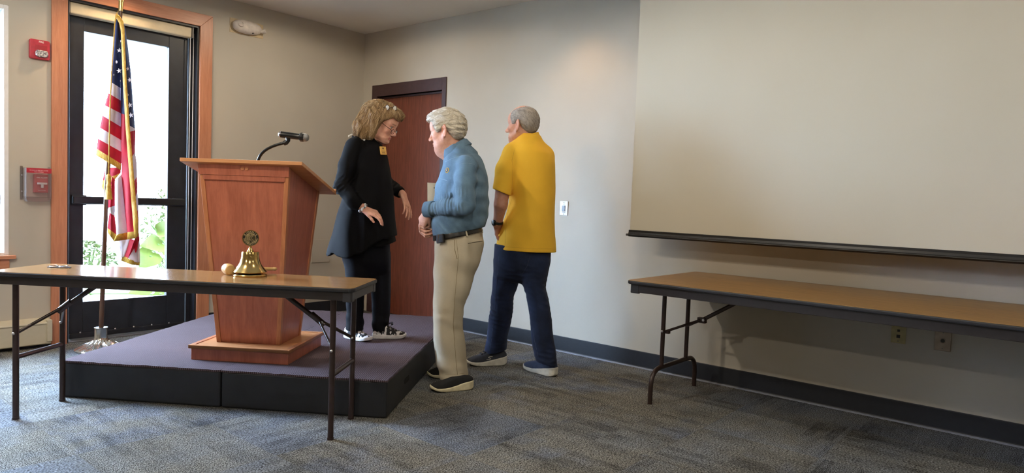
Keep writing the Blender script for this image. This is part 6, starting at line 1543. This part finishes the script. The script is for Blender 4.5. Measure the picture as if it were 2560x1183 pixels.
# hair: a full bob
M_HAIRB = hair_mat('blonde_hair', (92, 68, 42), (160, 128, 88), (206, 178, 138), (55, 55, 9))
hr = Union(); H = lambda f, k: hr.add(moved(f, Rh, hc, hs_), k*hs_)
H(ellip((-.020, 0, .048), (.112, .100, .096)), 0)
H(ellip((.052, 0, .096), (.056, .070, .032)), .03)
hr.add(rcone(P(936, 290, 0), P(917, 322, 0), .098, .090, flat=((0, 1, 0), 1.12)), .05)
hr.add(rcone(P(917, 322, 0), P(914, 336, 0), .078, .062, flat=((0, 1, 0), 1.25)), .04)
for sg in (-1, 1): hr.add(rcone(P(940, 296, sg*.085), P(936, 340, sg*.09), .040, .026), .035)
for sg in (-1, 1): hr.add(rcone(P(962, 278, sg*.06), P(994, 292, sg*.045), .030, .014), .03)
fz = P(950.5, 330, 0)[0]
def hl3(Q):
    L = ((Q-hc) @ A_(Rh))/hs_
    face = np.minimum(L[:, 0]-np.interp(L[:, 2], [-.13, -.05, .0, .02, .05, .075], [.012, .006, .012, .022, .052, .070]), np.interp(L[:, 0], [-.05, .05, .085, .12], [.06, .07, .066, .05])-L[:, 2])
    return face.astype(np.float32)
s1 = waves(121, 7, .030, (1, .9, .25), .35); s2 = waves(122, 9, .011, (1, .9, .2), .35); s3 = waves(123, 5, .06)
hr.disp(lambda Q: .0026*s1(Q)+.002*s3(Q)); hr.cut(hl3, .012)
zb_ = P(915, 352, 0)[2]; hr.cut(lambda Q: (zb_ + .10*(Q[:, 0]-P(915, 352, 0)[0]) - Q[:, 2] + .004*s2(Q)).astype(np.float32), .008)
hair = solid('hair', hr, .003, M_HAIRB, wom)
def flow_w(X):
    L = ((X-hc) @ A_(Rh))/hs_; t = np.clip((L[:, 2]-.03)/.09, 0, 1); fr = np.clip((L[:, 0]-.0)/.06, 0, 1)
    loc = np.stack([np.zeros(len(X)), .5*np.sign(L[:, 1])*t, np.zeros(len(X))], 1) @ A_(Rh).T
    w_ = np.stack([-.35+.55*t*0+.9*fr*t, np.zeros(len(X)), -.75*np.ones(len(X))], 1); return w_+loc
strands(hr, hair, 5200, .085, flow_w, strand_mat('blonde_strands', (96, 72, 46), (166, 134, 94), (218, 192, 150)), r=.0010, seed=8, wander=.20, lift=.0022, steps=12)
# spectacles on the nose, and a second pair pushed up into the hair
M_FRAME = plain('dark_frame', (54, 34, 36), 0.25)
def spectacles(name, cx, cz, mat, glassy, tiltup=0.0, wscale=1.0, temples=True, lens_tint=None):
    T = lambda p: tuple(hc + hs_*(A_(Rh) @ A_(p)))
    def loop(cy, a, b): return [T((cx - abs(cy+a*math.cos(t))*.10 + tiltup*b*math.sin(t), cy+a*math.cos(t), cz+b*math.sin(t))) for t in np.linspace(0, 2*PI, 25)]
    bm = NB()
    for sg in (1, -1): tube(bm, loop(sg*.032*wscale, .024*wscale, .0165), .0017, 8)
    tube(bm, [T((cx, -.009, cz+.004)), T((cx+.004, 0, cz+.007)), T((cx, .009, cz+.004))], .0017, 8)
    fr = mesh_obj(name, bm, mat, wom, smooth=180)
    if temples:
        for sg in (1, -1):
            bm = NB(); tube(bm, [T((cx-.006, sg*.057, cz+.008)), T((cx-.05, sg*.073, cz+.016)), T((-.012, sg*.080, cz+.030)), T((-.03, sg*.078, cz+.015))], .0018, 8); mesh_obj('temple', bm, mat, fr, smooth=180)
    for sg in (1, -1):
        bm = NB(); vs = [bm.verts.new(p) for p in loop(sg*.032*wscale, .0235*wscale, .016)[:-1]]; bm.faces.new(vs); r = bmesh.ops.extrude_face_region(bm, geom=bm.faces[:])
        for g in r['geom']:
            if isinstance(g, bmesh.types.BMVert): g.co += Vector(hs_*(A_(Rh) @ A_((.0012, 0, 0))))
        mesh_obj('lens', bm, glassy, fr)
spectacles('eyeglasses', .100, -.022, M_FRAME, M_GLASS)
T_ = lambda p: Vector(hc + hs_*(A_(Rh) @ A_(p)))
e1, e2 = A_((.014, -.004, .004)), A_((-.002, -.006, .0165))
cA, cB = A_((.012, -.094, .108)), A_((.052, -.070, .126))
def loop2(c): return [T_(c + math.cos(t)*e1 + math.sin(t)*e2) for t in np.linspace(0, 2*PI, 25)]
bm = NB()
for c in (cA, cB): tube(bm, loop2(c), .0018, 8)
tube(bm, [T_(cA+e1), T_((cA+cB)/2+A_((0, -.004, .006))), T_(cB-e1)], .0018, 8)
spare = mesh_obj('spare_eyeglasses', bm, M_FRAME, wom, smooth=180)
for c in (cA, cB):
    bm = NB(); vs = [bm.verts.new(p) for p in loop2(c)[:-1]]; bm.faces.new(vs); rr = bmesh.ops.extrude_face_region(bm, geom=bm.faces[:])
    for g in rr['geom']:
        if isinstance(g, bmesh.types.BMVert): g.co += T_((0, -.0012, 0)) - T_((0, 0, 0))
    mesh_obj('lens', bm, plain('pale_lens', (206, 204, 198), 0.15), spare)
bm = NB(); tube(bm, [T_(cA-e1), T_((-.03, -.104, .085)), T_((-.065, -.098, .055))], .002, 8); mesh_obj('temple', bm, M_FRAME, spare, smooth=180)
# gold name badge
q, g = march(tu, S, 955.5, 378.5); g = g + A_((.15, -1.1, .1)); g = g/np.linalg.norm(g)
ux = P(958, 367, 0)-P(943, 369, 0); Rm = frame(g, ux); mm = Matrix([list(Rm[i])+[q[i]+g[i]*.015] for i in range(3)]+[[0, 0, 0, 1]])
M_BADGE = plain('badge_gold', (218, 172, 92), 0.35, 0.2); M_PRINT = plain('badge_print', (110, 76, 40), 0.6)
rz = Matrix.Rotation(.02, 4, 'Z')
bm = NB(); box(bm, (-.023, -.029, -.003), (.023, .029, .003), mat=mm @ rz); bdg = mesh_obj('name_badge', bm, M_BADGE, tunic, bevel=.002)
bm = NB(); lathe(bm, [(.0062, .003), (.0062, .0036)], 20, mat=mm @ rz @ Matrix.Translation((0, .015, 0))); mesh_obj('badge_seal', bm, M_PRINT, bdg)
for y, w in ((-.004, .015), (-.013, .011), (-.019, .014)):
    bm = NB(); box(bm, (-w, y-.0015, .003), (w, y+.0015, .0035), mat=mm @ rz); mesh_obj('badge_line', bm, M_PRINT, bdg)
# bead bracelet
bc_ = P(908, 521, -.221); Rbr = frame(wd1, (0, 0, 1)); rnd = random.Random(5)
mb_ = [plain('bead_white', (224, 224, 226), 0.3), plain('bead_blue', (120, 138, 160), 0.25), plain('bead_grey', (150, 152, 158), 0.3, 0.4)]
bm = NB()
for i in range(22):
    a = 2*PI*i/22; rr = rnd.uniform(.0055, .0085); c_ = bc_ + Rbr @ A_((.029*math.cos(a), .027*math.sin(a), rnd.uniform(-.008, .008)))
    n0 = len(bm.faces); bmesh.ops.create_icosphere(bm, subdivisions=2, radius=rr, matrix=Matrix.Translation(Vector(c_))); bm.faces.ensure_lookup_table()
    k_ = rnd.randrange(3)
    for f_ in bm.faces[n0:]: f_.material_index = k_
mesh_obj('bracelet', bm, mb_, wom, smooth=180)
# dark nail polish
